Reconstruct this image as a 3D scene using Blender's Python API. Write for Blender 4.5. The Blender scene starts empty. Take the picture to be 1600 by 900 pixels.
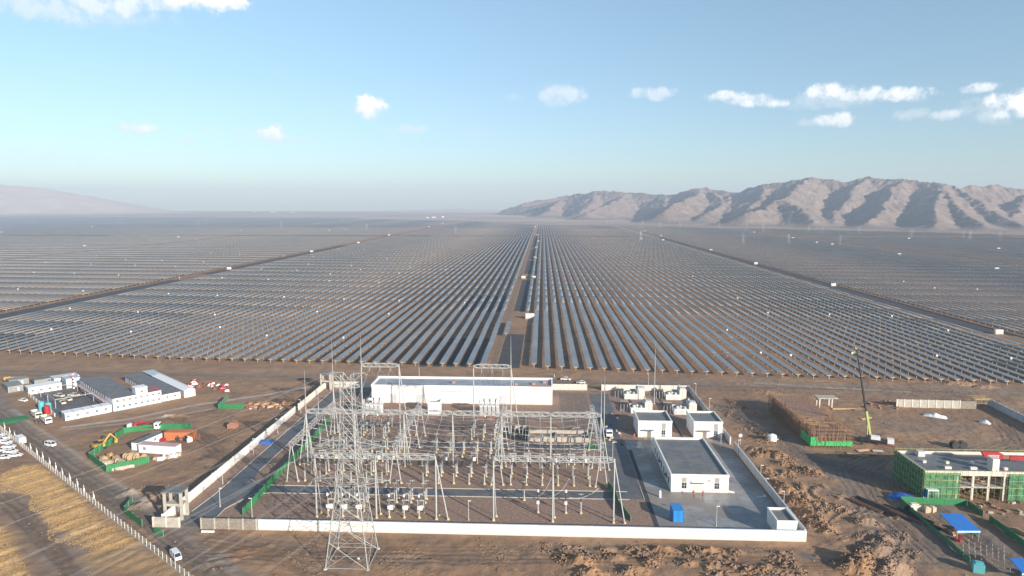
import bpy, math, random
import numpy as np
from mathutils import Vector, Matrix
random.seed(7); RNG = np.random.default_rng(7)
R = math.radians
scene = bpy.context.scene
COL = scene.collection

# ------------------------------------------------------------------ camera, sky, sun, exposure
H = 90.0; FPX = 1067.0; YAW = R(2.58); PIT = math.atan(130/1067)
cam_d = bpy.data.cameras.new('camera'); cam = bpy.data.objects.new('camera', cam_d); COL.objects.link(cam)
cam.location = (0, 0, H); cam.rotation_euler = (math.pi/2 - PIT, 0, YAW)
cam_d.sensor_width = 36; cam_d.lens = FPX/1600*36; cam_d.clip_start = 1; cam_d.clip_end = 60000
scene.camera = cam
scene.render.resolution_x = 1024; scene.render.resolution_y = 576
SUN_EL = R(17.5); SUN_AZ = math.atan2(.69, -.72)          # clockwise from +Y
scene.view_settings.view_transform = 'Standard'; scene.view_settings.look = 'None'
scene.view_settings.exposure = 0.76; scene.view_settings.gamma = 1.0
sd = bpy.data.lights.new('sun', 'SUN'); sd.energy = 4.9; sd.angle = R(0.5); sd.color = (1.0, .885, .76)
so = bpy.data.objects.new('sun', sd); COL.objects.link(so)
sdir = Vector((math.sin(SUN_AZ)*math.cos(SUN_EL), math.cos(SUN_AZ)*math.cos(SUN_EL), math.sin(SUN_EL)))
so.rotation_euler = sdir.to_track_quat('Z', 'Y').to_euler()

def sight(px, py):
    x = (px-800)/FPX; y = -(py-450)/FPX
    d = Vector((x, math.cos(PIT)+y*math.sin(PIT), -math.sin(PIT)+y*math.cos(PIT)))
    c, s = math.cos(YAW), math.sin(YAW)
    return Vector((d.x*c-d.y*s, d.x*s+d.y*c, d.z))
def spot(px, py, z=0.0):
    """survey helper: where a spot read off the photograph stands on the plain"""
    d = sight(px, py); t = (z-H)/d.z
    return (d.x*t, d.y*t)

def nn(nt, kind, **kw):
    n = nt.nodes.new(kind)
    for k, v in kw.items(): setattr(n, k, v)
    return n
def math_n(nt, op, a, b=None, c=None):
    n = nt.nodes.new('ShaderNodeMath'); n.operation = op
    for i, v in enumerate((a, b, c)):
        if v is None: continue
        if isinstance(v, (int, float)): n.inputs[i].default_value = v
        else: nt.links.new(v, n.inputs[i])
    return n.outputs[0]

w = bpy.data.worlds.new('World'); scene.world = w; w.use_nodes = True
nt = w.node_tree; nt.nodes.clear()
out = nn(nt, 'ShaderNodeOutputWorld'); bg = nn(nt, 'ShaderNodeBackground'); bg.inputs[1].default_value = 0.096
sky = nn(nt, 'ShaderNodeTexSky'); sky.sky_type = 'NISHITA'; sky.sun_disc = False
sky.sun_elevation = SUN_EL; sky.sun_rotation = SUN_AZ; sky.air_density = 1.0; sky.dust_density = 0.7; sky.ozone_density = 1.5; sky.altitude = 900
tc = nn(nt, 'ShaderNodeTexCoord')
sep = nn(nt, 'ShaderNodeSeparateXYZ'); nt.links.new(tc.outputs['Generated'], sep.inputs[0])
az = math_n(nt, 'ARCTAN2', sep.outputs[0], sep.outputs[1]); el = math_n(nt, 'ARCSINE', sep.outputs[2])
n1 = nn(nt, 'ShaderNodeTexNoise'); n1.inputs['Scale'].default_value = 52; n1.inputs['Detail'].default_value = 9; n1.inputs['Roughness'].default_value = .62
nt.links.new(tc.outputs['Generated'], n1.inputs['Vector'])
n2 = nn(nt, 'ShaderNodeTexNoise'); n2.inputs['Scale'].default_value = 9; n2.inputs['Detail'].default_value = 3
nt.links.new(tc.outputs['Generated'], n2.inputs['Vector'])
nz = math_n(nt, 'MULTIPLY_ADD', n1.outputs[0], 4.2, -1.95)
CL = [(575,168,30,18,1),(212,201,28,9,.8),(297,219,18,9,.4),(322,201,20,6,.3),(371,206,14,6,.4),(427,206,24,13,.95),(440,216,45,9,.35),(640,201,30,9,.45),(605,205,20,7,.3),
      (876,146,40,15,.6),(870,155,30,12,.4),(1022,146,36,11,.6),(1140,150,34,9,.9),(1165,155,40,9,.7),(1195,161,34,8,.95),(1295,142,34,13,.95),(1340,148,36,11,.85),(1300,155,60,14,.4),
      (1415,147,42,11,1),(1305,187,30,10,.85),(1265,192,20,7,.4),(1425,178,26,8,.45),(1478,180,22,9,.7),(1533,137,24,7,.85),(1585,163,40,20,1.1),(1550,172,45,18,.45),
      (130,0,70,22,.75),(80,4,80,24,.6),(190,4,50,16,.8),(300,-2,60,16,1),(340,4,50,12,1),(225,0,60,14,.6),(120,12,110,20,.35),(1180,360,1,1,0),(60,245,80,12,.14),(750,208,24,8,.2),(800,152,20,6,.2)]
tot = None; lit = None
for (px, py, wx, wy, a) in CL:
    if a <= 0: continue
    d = sight(px, py).normalized(); a0 = math.atan2(d.x, d.y); e0 = math.asin(d.z)
    qx = math_n(nt, 'MULTIPLY', math_n(nt, 'SUBTRACT', az, a0), FPX/wx/1.0)
    qy = math_n(nt, 'MULTIPLY', math_n(nt, 'SUBTRACT', el, e0), FPX/wy/1.0)
    r2 = math_n(nt, 'ADD', math_n(nt, 'MULTIPLY', qx, qx), math_n(nt, 'MULTIPLY', qy, qy))
    m = nn(nt, 'ShaderNodeMapRange'); m.interpolation_type = 'SMOOTHSTEP'
    m.inputs['From Min'].default_value = -.55; m.inputs['From Max'].default_value = .75; m.inputs['To Max'].default_value = a
    nt.links.new(math_n(nt, 'ADD', math_n(nt, 'SUBTRACT', .55, r2), nz), m.inputs['Value'])
    li = math_n(nt, 'MULTIPLY', m.outputs[0], math_n(nt, 'MULTIPLY_ADD', math_n(nt, 'ADD', qy, math_n(nt, 'MULTIPLY', qx, .35)), .30, .62))
    tot = m.outputs[0] if tot is None else math_n(nt, 'MAXIMUM', tot, m.outputs[0])
    lit = li if lit is None else math_n(nt, 'MAXIMUM', lit, li)
totc = math_n(nt, 'MINIMUM', tot, .97)
litr = nn(nt, 'ShaderNodeClamp'); nt.links.new(lit, litr.inputs[0])
cc = nn(nt, 'ShaderNodeMix', data_type='RGBA'); nt.links.new(litr.outputs[0], cc.inputs[0])
cc.inputs[6].default_value = (4.9, 5.5, 6.1, 1); cc.inputs[7].default_value = (8.2, 8.0, 7.8, 1)
# sky tuned towards the pale cyan of the photograph
tint = nn(nt, 'ShaderNodeMix', data_type='RGBA', blend_type='MULTIPLY'); tint.inputs[0].default_value = 1
nt.links.new(sky.outputs[0], tint.inputs[6]); 
hf = nn(nt, 'ShaderNodeMapRange'); hf.inputs['From Min'].default_value = 0.0; hf.inputs['From Max'].default_value = .30; nt.links.new(el, hf.inputs['Value'])
tm = nn(nt, 'ShaderNodeMix', data_type='RGBA'); nt.links.new(hf.outputs[0], tm.inputs[0]); tm.inputs[6].default_value = (.67,.75,.87,1); tm.inputs[7].default_value = (1.16,1.20,1.10,1)
nt.links.new(tm.outputs[2], tint.inputs[7])
mx = nn(nt, 'ShaderNodeMix', data_type='RGBA'); nt.links.new(totc, mx.inputs[0]); nt.links.new(tint.outputs[2], mx.inputs[6]); nt.links.new(cc.outputs[2], mx.inputs[7])
nt.links.new(mx.outputs[2], bg.inputs[0]); nt.links.new(bg.outputs[0], out.inputs[0])

# ------------------------------------------------------------------ helpers
class MB:
    def __init__(s): s.v = []; s.f = []
    def add(s, vs, fs):
        b = len(s.v); s.v += [tuple(p) for p in vs]; s.f += [tuple(b+i for i in f) for f in fs]; return s
    def box(s, c, d, rz=0.0):
        x, y, z = d[0]/2, d[1]/2, d[2]/2; ca, sa = math.cos(rz), math.sin(rz); vs = []
        for k in (-1, 1):
            for (i, j) in ((-1,-1),(1,-1),(1,1),(-1,1)):
                X, Y = i*x, j*y; vs.append((c[0]+X*ca-Y*sa, c[1]+X*sa+Y*ca, c[2]+k*z))
        return s.add(vs, [(0,3,2,1),(4,5,6,7),(0,1,5,4),(1,2,6,5),(2,3,7,6),(3,0,4,7)])
    def span(s, x0, x1, y0, y1, z0, z1): return s.box(((x0+x1)/2,(y0+y1)/2,(z0+z1)/2),(x1-x0,y1-y0,z1-z0))
    def cyl(s, p, q, r0, r1=None, n=6, cap=True):
        r1 = r0 if r1 is None else r1
        p = Vector(p); q = Vector(q); d = (q-p)
        if d.length < 1e-6: return s
        d.normalize(); a = d.orthogonal().normalized(); b = d.cross(a); vs = []
        for (o, r) in ((p, r0), (q, r1)):
            for i in range(n):
                t = 2*math.pi*(i+.5)/n; vs.append(o + a*math.cos(t)*r + b*math.sin(t)*r)
        fs = [(i, (i+1) % n, n+(i+1) % n, n+i) for i in range(n)]
        if cap: fs += [tuple(reversed(range(n))), tuple(range(n, 2*n))]
        return s.add(vs, fs)
    def bar(s, p, q, r): return s.cyl(p, q, r, r, 4, False)
    def prism(s, prof, x0, x1, axis='x'):
        """profile in the (y,z) plane pushed along x"""
        n = len(prof); vs = [(x0, a, b) for a, b in prof] + [(x1, a, b) for a, b in prof]
        if axis == 'y': vs = [(a, x0, b) for a, b in prof] + [(a, x1, b) for a, b in prof]
        return s.add(vs, [tuple(range(n)), tuple(reversed(range(n, 2*n)))] + [(i, n+i, n+(i+1) % n, (i+1) % n) for i in range(n)])
    def quad(s, pts): return s.add(pts, [tuple(range(len(pts)))])
    def xf(s, m): s.v = [tuple(m @ Vector(p)) for p in s.v]; return s
    def build(s, name, mat, parent=None):
        me = bpy.data.meshes.new(name); me.from_pydata(s.v, [], s.f); me.update()
        me.materials.append(mat)
        o = bpy.data.objects.new(name, me); COL.objects.link(o)
        if parent is not None: o.parent = parent
        return o

def fix_normals(o):
    import bmesh
    bm = bmesh.new(); bm.from_mesh(o.data); bmesh.ops.recalc_face_normals(bm, faces=bm.faces); bm.to_mesh(o.data); bm.free(); return o
def tag(o, label=None, cat=None, group=None, kind=None):
    if label: o['label'] = label
    if cat: o['category'] = cat
    if group: o['group'] = group
    if kind: o['kind'] = kind
    return o
def thing(name, label, cat, loc=(0,0,0), rz=0.0, group=None):
    o = bpy.data.objects.new(name, None); COL.objects.link(o); o.empty_display_size = .1
    o.location = loc if len(loc) == 3 else (loc[0], loc[1], 0); o.rotation_euler = (0, 0, rz)
    return tag(o, label, cat, group)
def copy_tree(o, parent=None):
    c = o.copy(); COL.objects.link(c)
    if parent is not None: c.parent = parent
    for ch in o.children: copy_tree(ch, c)
    return c
def dup(root, loc, rz, label, group=None):
    c = copy_tree(root); c.location = loc if len(loc) == 3 else (loc[0], loc[1], 0); c.rotation_euler = (0, 0, rz)
    c['label'] = label
    if group: c['group'] = group
    return c
ORD = ['zeroth','first','second','third','fourth','fifth','sixth','seventh','eighth','ninth','tenth','eleventh','twelfth','thirteenth','fourteenth','fifteenth','sixteenth']
def ordn(n):
    if n < len(ORD): return ORD[n]
    return '%d%s' % (n, 'th' if 10 <= n % 100 <= 20 else {1:'st',2:'nd',3:'rd'}.get(n % 10, 'th'))

MATS = {}
def M(name, col, rough=.7, metal=0.0, var=.12, scale=.6, bump=0.0, bscale=6.0, spec=.4, emit=None):
    if name in MATS: return MATS[name]
    m = bpy.data.materials.new(name); m.use_nodes = True; nt = m.node_tree; b = nt.nodes['Principled BSDF']
    b.inputs['Roughness'].default_value = rough; b.inputs['Metallic'].default_value = metal; b.inputs['Specular IOR Level'].default_value = spec
    g = nn(nt, 'ShaderNodeNewGeometry')
    n = nn(nt, 'ShaderNodeTexNoise'); n.inputs['Scale'].default_value = scale; n.inputs['Detail'].default_value = 5; n.inputs['Roughness'].default_value = .65
    nt.links.new(g.outputs['Position'], n.inputs['Vector'])
    r = nn(nt, 'ShaderNodeMapRange'); r.inputs['From Min'].default_value = .3; r.inputs['From Max'].default_value = .7; nt.links.new(n.outputs[0], r.inputs['Value'])
    x = nn(nt, 'ShaderNodeMix', data_type='RGBA'); nt.links.new(r.outputs[0], x.inputs[0])
    x.inputs[6].default_value = (*[c*(1-var) for c in col], 1); x.inputs[7].default_value = (*[min(1, c*(1+var)) for c in col], 1)
    nt.links.new(x.outputs[2], b.inputs['Base Color'])
    if bump:
        n3 = nn(nt, 'ShaderNodeTexNoise'); n3.inputs['Scale'].default_value = bscale; n3.inputs['Detail'].default_value = 4
        nt.links.new(g.outputs['Position'], n3.inputs['Vector'])
        bp = nn(nt, 'ShaderNodeBump'); bp.inputs['Strength'].default_value = 1; bp.inputs['Distance'].default_value = bump
        nt.links.new(n3.outputs[0], bp.inputs['Height']); nt.links.new(bp.outputs[0], b.inputs['Normal'])
    MATS[name] = m; return m

white = M('white_render', (.78,.76,.72), .8, var=.05, scale=.35)
offwh = M('off_white_wall', (.66,.62,.55), .85, var=.12, scale=.5)
concrete = M('pale_concrete', (.42,.39,.34), .9, var=.18, scale=.8)
rough_block = M('rough_block', (.25,.22,.185), .95, var=.35, scale=2.5, bump=.1, bscale=5)
greywall = M('grey_wall', (.50,.51,.52), .85, var=.1, scale=.7)
roofgrey = M('roof_felt', (.16,.17,.18), .8, var=.22, scale=.35)
roofdark = M('dark_roof', (.165,.17,.18), .75, var=.2, scale=.3)
asphalt = M('asphalt', (.12,.128,.14), .85, var=.25, scale=.25)
slab = M('wet_concrete', (.265,.265,.265), .5, var=.35, scale=.09)
def add_joints(m, w_, rough_lo=.3, rough_hi=.7, dirt=(.26,.22,.18), ds=.05):
    nt = m.node_tree; b = nt.nodes['Principled BSDF']; src = b.inputs['Base Color'].links[0].from_socket; g = nn(nt, 'ShaderNodeNewGeometry')
    br = nn(nt, 'ShaderNodeTexBrick'); br.offset = 0; br.inputs['Scale'].default_value = 1; br.inputs['Brick Width'].default_value = w_; br.inputs['Row Height'].default_value = w_*.8; br.inputs['Mortar Size'].default_value = .07
    br.inputs['Color1'].default_value = (1,1,1,1); br.inputs['Color2'].default_value = (.86,.86,.86,1); br.inputs['Mortar'].default_value = (.45,.45,.45,1); nt.links.new(g.outputs['Position'], br.inputs['Vector'])
    x = nn(nt, 'ShaderNodeMix', data_type='RGBA', blend_type='MULTIPLY'); x.inputs[0].default_value = 1; nt.links.new(src, x.inputs[6]); nt.links.new(br.outputs[0], x.inputs[7])
    n = nn(nt, 'ShaderNodeTexNoise'); n.inputs['Scale'].default_value = ds; n.inputs['Detail'].default_value = 8; n.inputs['Roughness'].default_value = .7; n.inputs['Distortion'].default_value = 1.2; nt.links.new(g.outputs['Position'], n.inputs['Vector'])
    mr = nn(nt, 'ShaderNodeMapRange'); mr.inputs['From Min'].default_value = .48; mr.inputs['From Max'].default_value = .62; nt.links.new(n.outputs[0], mr.inputs['Value'])
    y = nn(nt, 'ShaderNodeMix', data_type='RGBA'); nt.links.new(mr.outputs[0], y.inputs[0]); nt.links.new(x.outputs[2], y.inputs[6]); y.inputs[7].default_value = (*dirt, 1); nt.links.new(y.outputs[2], b.inputs['Base Color'])
    q = nn(nt, 'ShaderNodeMapRange'); q.inputs['From Min'].default_value = .4; q.inputs['From Max'].default_value = .6; q.inputs['To Min'].default_value = rough_lo; q.inputs['To Max'].default_value = rough_hi; nt.links.new(n.outputs[0], q.inputs['Value']); nt.links.new(q.outputs[0], b.inputs['Roughness'])
add_joints(slab, 5.5, .25, .7); add_joints(asphalt, 40, .5, .9, (.17,.155,.14)); add_joints(roofgrey, 6, .4, .8, (.20,.20,.19), .12)
def wall_dirt(m, amt=.35):
    nt = m.node_tree; b = nt.nodes['Principled BSDF']; src = b.inputs['Base Color'].links[0].from_socket; g = nn(nt, 'ShaderNodeNewGeometry')
    mp = nn(nt, 'ShaderNodeMapping'); mp.inputs['Scale'].default_value = (1, 1, .12); nt.links.new(g.outputs['Position'], mp.inputs['Vector'])
    n = nn(nt, 'ShaderNodeTexNoise'); n.inputs['Scale'].default_value = .9; n.inputs['Detail'].default_value = 6; nt.links.new(mp.outputs[0], n.inputs['Vector'])
    sp = nn(nt, 'ShaderNodeSeparateXYZ'); nt.links.new(g.outputs['Position'], sp.inputs[0]); n4 = nn(nt, 'ShaderNodeTexNoise'); n4.inputs['Scale'].default_value = .7; nt.links.new(g.outputs['Position'], n4.inputs['Vector'])
    lo = nn(nt, 'ShaderNodeMapRange'); lo.inputs['From Min'].default_value = .9; lo.inputs['From Max'].default_value = .1; nt.links.new(math_n(nt, 'MULTIPLY_ADD', n4.outputs[0], -1.0, math_n(nt, 'ADD', sp.outputs[2], .5)), lo.inputs['Value'])
    st = nn(nt, 'ShaderNodeMapRange'); st.inputs['From Min'].default_value = .52; st.inputs['From Max'].default_value = .75; st.inputs['To Max'].default_value = amt; nt.links.new(n.outputs[0], st.inputs['Value'])
    f = math_n(nt, 'MAXIMUM', st.outputs[0], math_n(nt, 'MULTIPLY', lo.outputs[0], .55)); y = nn(nt, 'ShaderNodeMix', data_type='RGBA'); nt.links.new(f, y.inputs[0]); nt.links.new(src, y.inputs[6]); y.inputs[7].default_value = (.42,.33,.25,1); nt.links.new(y.outputs[2], b.inputs['Base Color'])
wall_dirt(white, .3); wall_dirt(offwh, .5); wall_dirt(greywall, .4)
kerbm = M('kerb_stone', (.5,.47,.42), .9)
gravel = M('red_gravel', (.275,.185,.140), .95, var=.32, scale=1.1, bump=.12, bscale=3)
steel = M('galvanised_steel', (.37,.385,.38), .5, .25, var=.1)
steelw = M('pale_steel', (.44,.45,.44), .5, .1, var=.07)
foot = M('yellow_concrete_foot', (.52,.42,.22), .9, var=.15)
insul = M('brown_insulator', (.07,.045,.04), .35, var=.1)
whitep = M('white_paint', (.80,.80,.80), .35, var=.04)
creamp = M('cream_paint', (.62,.58,.48), .5, var=.08)
glass = M('dark_glass', (.03,.04,.05), .12, var=.1, spec=.6)
winm = M('window_grey', (.05,.06,.08), .3, var=.15)
doorm = M('door_grey', (.22,.20,.19), .5)
tyre = M('tyre', (.025,.025,.025), .9)
green = M('green_net', (.03,.20,.075), .8, var=.22, scale=2.0)
greend = M('green_net_dull', (.06,.20,.10), .85, var=.3, scale=1.4)
bluep = M('blue_sheet', (.03,.13,.42), .5, var=.12)
blueb = M('bright_blue', (.03,.24,.58), .4, var=.08)
tealp = M('teal_tank', (.12,.42,.46), .4)
redp = M('red_paint', (.36,.03,.035), .45, var=.12)
orange = M('orange_steel', (.50,.17,.07), .65, var=.15, scale=1.2)
yellow = M('yellow_paint', (.58,.34,.05), .5, var=.1)
lime = M('lime_paint', (.40,.46,.14), .5, var=.08)
black = M('black_steel', (.035,.035,.04), .5, var=.2)
timber = M('raw_timber', (.46,.31,.17), .85, var=.25, scale=2)
rustp = M('rust_steel', (.25,.12,.08), .9, var=.3, scale=2.5)
brick = M('stacked_brick', (.34,.17,.12), .95, var=.25, scale=2)
canvas = M('beige_canvas', (.45,.38,.27), .9, var=.2, scale=1.5)
skinm = M('skin', (.45,.28,.2), .6)
hivis = M('orange_vest', (.7,.18,.05), .7)
navy = M('navy_cloth', (.03,.04,.08), .9)

# numpy value noise
_lat = RNG.random((256, 256))
def vnoise(x, y):
    xi = np.floor(x).astype(int); yi = np.floor(y).astype(int); fx = x-xi; fy = y-yi
    fx = fx*fx*(3-2*fx); fy = fy*fy*(3-2*fy)
    a = _lat[xi & 255, yi & 255]; b = _lat[(xi+1) & 255, yi & 255]; c = _lat[xi & 255, (yi+1) & 255]; d = _lat[(xi+1) & 255, (yi+1) & 255]
    return (a*(1-fx)+b*fx)*(1-fy) + (c*(1-fx)+d*fx)*fy
def fbm(x, y, o=4, g=.5):
    s = 0; a = 1; t = 0
    for i in range(o): s = s + a*(vnoise(x*2**i+17.3*i, y*2**i+9.1*i)-.5); t += a; a *= g
    return s/t*2
def ss(x, a, b):
    t = np.clip((x-a)/(b-a), 0, 1); return t*t*(3-2*t)
def seg_dist(x, y, pts):
    d = np.full(x.shape, 1e9)
    for (ax, ay), (bx, by) in zip(pts[:-1], pts[1:]):
        vx, vy = bx-ax, by-ay; t = np.clip(((x-ax)*vx+(y-ay)*vy)/(vx*vx+vy*vy), 0, 1)
        d = np.minimum(d, np.hypot(x-ax-t*vx, y-ay-t*vy))
    return d
def in_poly(x, y, pts):
    r = np.zeros(x.shape, bool); n = len(pts)
    for i in range(n):
        x0, y0 = pts[i]; x1, y1 = pts[(i+1) % n]
        c = ((y0 > y) != (y1 > y)) & (x < (x1-x0)*(y-y0)/((y1-y0) if y1 != y0 else 1e-9)+x0); r ^= c
    return r
def poly_soft(x, y, pts, wd):
    d = seg_dist(x, y, pts+[pts[0]]); return ss(np.where(in_poly(x, y, pts), d, -d), -wd, wd)
def np_mesh(name, V, F, mat, attrs=None):
    me = bpy.data.meshes.new(name); V = np.asarray(V, np.float32); F = np.asarray(F, np.int32); k = F.shape[1]
    me.vertices.add(len(V)); me.vertices.foreach_set('co', V.ravel())
    me.loops.add(F.size); me.loops.foreach_set('vertex_index', F.ravel())
    me.polygons.add(len(F)); me.polygons.foreach_set('loop_start', np.arange(0, F.size, k, dtype=np.int32))
    me.polygons.foreach_set('loop_total', np.full(len(F), k, np.int32))
    me.update(calc_edges=True); me.validate()
    for a, v in (attrs or {}).items():
        at = me.attributes.new(a, 'FLOAT', 'POINT'); at.data.foreach_set('value', np.asarray(v, np.float32).ravel())
    me.materials.append(mat); o = bpy.data.objects.new(name, me); COL.objects.link(o); return o
def grid_faces(nx, ny):
    i = np.arange(nx*ny).reshape(ny, nx)
    return np.stack([i[:-1,:-1], i[:-1,1:], i[1:,1:], i[1:,:-1]], -1).reshape(-1, 4)
def many_boxes(name, C, D, mat, tilt=None):
    """axis aligned boxes, centres C (n,3), sizes D (n,3); tilt = rotation about y per box"""
    C = np.asarray(C, float); D = np.asarray(D, float); n = len(C)
    s = np.array([(-1,-1,-1),(1,-1,-1),(1,1,-1),(-1,1,-1),(-1,-1,1),(1,-1,1),(1,1,1),(-1,1,1)])/2
    P = s[None]*D[:, None]
    if tilt is not None:
        t = np.asarray(tilt).reshape(-1, 1); x = P[...,0]*np.cos(t)+P[...,2]*np.sin(t); z = -P[...,0]*np.sin(t)+P[...,2]*np.cos(t); P = np.stack([x, P[...,1], z], -1)
    V = (P+C[:, None]).reshape(-1, 3)
    f = np.array([(0,3,2,1),(4,5,6,7),(0,1,5,4),(1,2,6,5),(2,3,7,6),(3,0,4,7)])
    return np_mesh(name, V, (f[None]+8*np.arange(n)[:, None, None]).reshape(-1, 4), mat)

# ------------------------------------------------------------------ the ground: one sheet, fine near, coarse far
def axis(lo, a, b, hi, st, g=1.12):
    m = list(np.arange(a, b+.01, st)); l = []; x = a; s = st
    while x > lo: s = min(s*g, 400); x -= s; l.append(max(x, lo))
    r = []; x = b; s = st
    while x < hi: s = min(s*g, 400); x += s; r.append(min(x, hi))
    return np.array(l[::-1]+m+r)
gx = axis(-8800, -285, 235, 8800, .62); gy = axis(-500, 146, 372, 9800, .62)
X, Y = np.meshgrid(gx, gy)
fenceA = np.array(spot(0, 672)); fenceB = np.array(spot(285, 899)); fd = (fenceB-fenceA)/np.linalg.norm(fenceB-fenceA); fn = np.array((-fd[1], fd[0]))
def along(a, off): p = fenceA+fd*a+fn*off; return (float(p[0]), float(p[1]))
CO = np.array((-199.5, 268.7)); CU = np.array((math.cos(R(49)), math.sin(R(49)))); CV = np.array((-CU[1], CU[0]))
def camp(u, v): p = CO+CU*u+CV*v; return (float(p[0]), float(p[1]))
wob = fbm(X/14, Y/14, 3)*3.0
Xw, Yw = X+wob, Y+fbm(X/14+40, Y/14+7, 3)*3.0
flat = np.zeros(X.shape)
for pts, wd in (([(-111,176.5),(74,176.5),(74,329),(-111,329)], 1.5), ([camp(-8,-2),camp(56,-2),camp(56,92),camp(-8,92)], 2),
                ([(120,204),(165,204),(165,226),(120,226)], 2), ([(99,248),(117,248),(117,302),(99,302)], 2),
                ([(-155,232),(-130,230),(-130,262),(-155,262)], 2)):
    flat = np.maximum(flat, poly_soft(X, Y, pts, wd))
near = (1-ss(Y, 340, 380))*(1-ss(np.abs(X+25), 255, 330))
rough = (1-flat)*near
Z = rough*(.16*fbm(X/3.2, Y/3.2, 4)+.10*fbm(X/1.6+30, Y/2.4, 2))
# track-like ridges in front of the wall, running obliquely
fr = (1-ss(Y, 170, 177))*ss(X, -90, -70)
ob = (X*.55+Y*.83)
Z += rough*fr*.16*(np.abs(fbm(ob/2.2, (X*.83-Y*.55)/16, 3)))*1.8
# mounds of dug soil
mound = np.zeros(X.shape); ochre = np.zeros(X.shape)
def heap(cx, cy, rx, ry, h, rz=0.0, oc=.8):
    global mound, ochre
    c, s = math.cos(rz), math.sin(rz); u = ((X-cx)*c+(Y-cy)*s)/rx; v = (-(X-cx)*s+(Y-cy)*c)/ry
    d = np.sqrt(u*u+v*v)+.28*fbm(X/2.3+cx, Y/2.3, 3)
    k = np.clip(1-d, 0, 1); mound = np.maximum(mound, h*(k**.85)); ochre = np.maximum(ochre, oc*ss(d*-1, -1.25, -.7))
for px, py, rx, ry, h in ((905,880,4,2.4,1.7),(925,898,5,2.6,1.9),(880,872,2.5,1.6,1.1),(962,872,3.4,2.0,1.6),(990,893,4,2.4,1.5),(1042,862,4,2,1.2),(1075,880,3,2,1.0),(1110,862,4,1.6,.8),
                          (948,860,3,1.5,1.0),(1015,880,3,2,1.1),(1150,862,3,1.5,.8),(1190,890,5,2,.7)):
    heap(*spot(px, py), rx, ry, h)
for px, py, rx, ry, h, a, oc in ((1340,885,7,4.5,3.6,.2,1.0),(1390,893,6,4,2.8,.4,.9),(1365,862,5,3,1.6,.2,.7),(1262,738,6,2.4,2.2,-.6,.9),(1235,728,6,2.4,1.8,-.5,.8),(1215,712,7,2.5,1.6,-.6,.8),
                          (1195,690,7,3,1.2,-.4,.6),(1225,762,6,2,1.5,-1.0,.9),(1245,785,6,2,1.6,-1.0,.9),(1262,805,6,1.8,1.5,-1.0,.9),(1280,822,5,1.6,1.3,-.9,.8),(1355,818,5,2,1.8,-.2,.6),
                          (1190,735,5,2.5,1.0,-.8,.9),(1382,845,4,2.4,1.3,.2,.4),(1205,750,5,2,1.2,-.9,.9),(1500,600,9,4,1.6,0,.4),(1540,605,7,3,1.2,.1,.4),(1260,640,4,2,1.2,0,.5),
                          (1400,628,6,2,1.2,0,.4),(1310,575,5,1,0.0,0,0),(1300,792,5,3,.7,-.6,.4),(1190,612,9,4,.9,-.4,.4),(1160,600,7,3,.6,-.3,.4)):
    heap(*spot(px, py), rx, ry, h, a, oc)
for px, py, rx, ry, h in ((470,628,9,3,1.3),(490,615,8,3,1.4),(205,770,5,2.5,1.0),(222,790,5,3,1.2),(232,778,4,3,.9),(262,650,5,1.6,.9),(275,651,4,1.3,1.0),(375,862,10,2.0,.4),(345,878,8,2,.4)):
    heap(*spot(px, py), rx, ry, h, .5, .75)
def ridged(pts, wd, amp, sx, sy, a, oc):
    global Z, ochre
    k_ = poly_soft(Xw, Yw, pts, wd); c, s = math.cos(a), math.sin(a); u = (X*c+Y*s)/sx; v = (-X*s+Y*c)/sy
    n_ = 1-np.abs(fbm(u+3, v+8, 4, .55))*3.2; n_ = np.clip(n_, -.3, 1); lo = ss(fbm(X/9+50, Y/9, 2), -.3, .25)
    Z += (1-flat)*k_*lo*amp*np.clip(n_, 0, 1); ochre = np.maximum(ochre, oc*k_*lo*ss(n_, .0, .6))
ridged([spot(*p) for p in ((870,852),(1000,856),(1240,862),(1262,900),(1250,960),(840,960),(862,890))], 2, .75, 2.6, 1.7, .2, .55)
ridged([spot(*p) for p in ((1160,690),(1200,700),(1250,740),(1285,760),(1300,830),(1270,838),(1215,775))], 2, .8, 2.4, 6.5, -.35, .6)
ridged([spot(*p) for p in ((1120,620),(1200,640),(1225,690),(1160,688))], 3, .8, 4, 7, -.3, .6)
ridged([spot(*p) for p in ((310,845),(500,850),(860,850),(860,900),(300,900))], 3, .32, 2.6, 12, .95, .45)
ridged([spot(*p) for p in ((1290,760),(1400,800),(1460,900),(1300,880))], 3, .45, 3, 9, -.9, .35)
Z += (1-flat)*(mound*(1+.55*fbm(X/1.7, Y/1.7, 4)+.25*fbm(X/.8,Y/.8,2)))
grassP = [spot(*p) for p in ((0,742),(28,728),(56,726),(85,742),(120,776),(160,812),(206,848),(178,858),(130,862),(86,842),(60,810),(46,776),(18,768),(0,772))]
grassQ = [spot(*p) for p in ((0,826),(14,850),(36,880),(52,905),(30,960),(-80,960),(-80,826))]
gr = np.maximum(poly_soft(Xw, Yw, grassP, 2.5), poly_soft(Xw, Yw, grassQ, 2.5))
gr = np.maximum(gr, .45*poly_soft(Xw, Yw, [spot(*p) for p in ((60,730),(90,728),(290,900),(200,900),(120,880))], 4))
fa = np.array(spot(70, 797)); fb_ = np.array(spot(170, 762)); fu = (fb_-fa)/np.linalg.norm(fb_-fa)
fU = X*fu[0]+Y*fu[1]; fV = -X*fu[1]+Y*fu[0]+fbm(X/12, Y/12, 2)*1.5
Z += gr*(.42*(1-np.abs(fbm(fV/3.0, fU/26, 2))*2.6).clip(0, 1)+.14*fbm(X/1.3, Y/1.3, 3))*near
rut = np.zeros(X.shape)
rr = random.Random(11)
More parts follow.
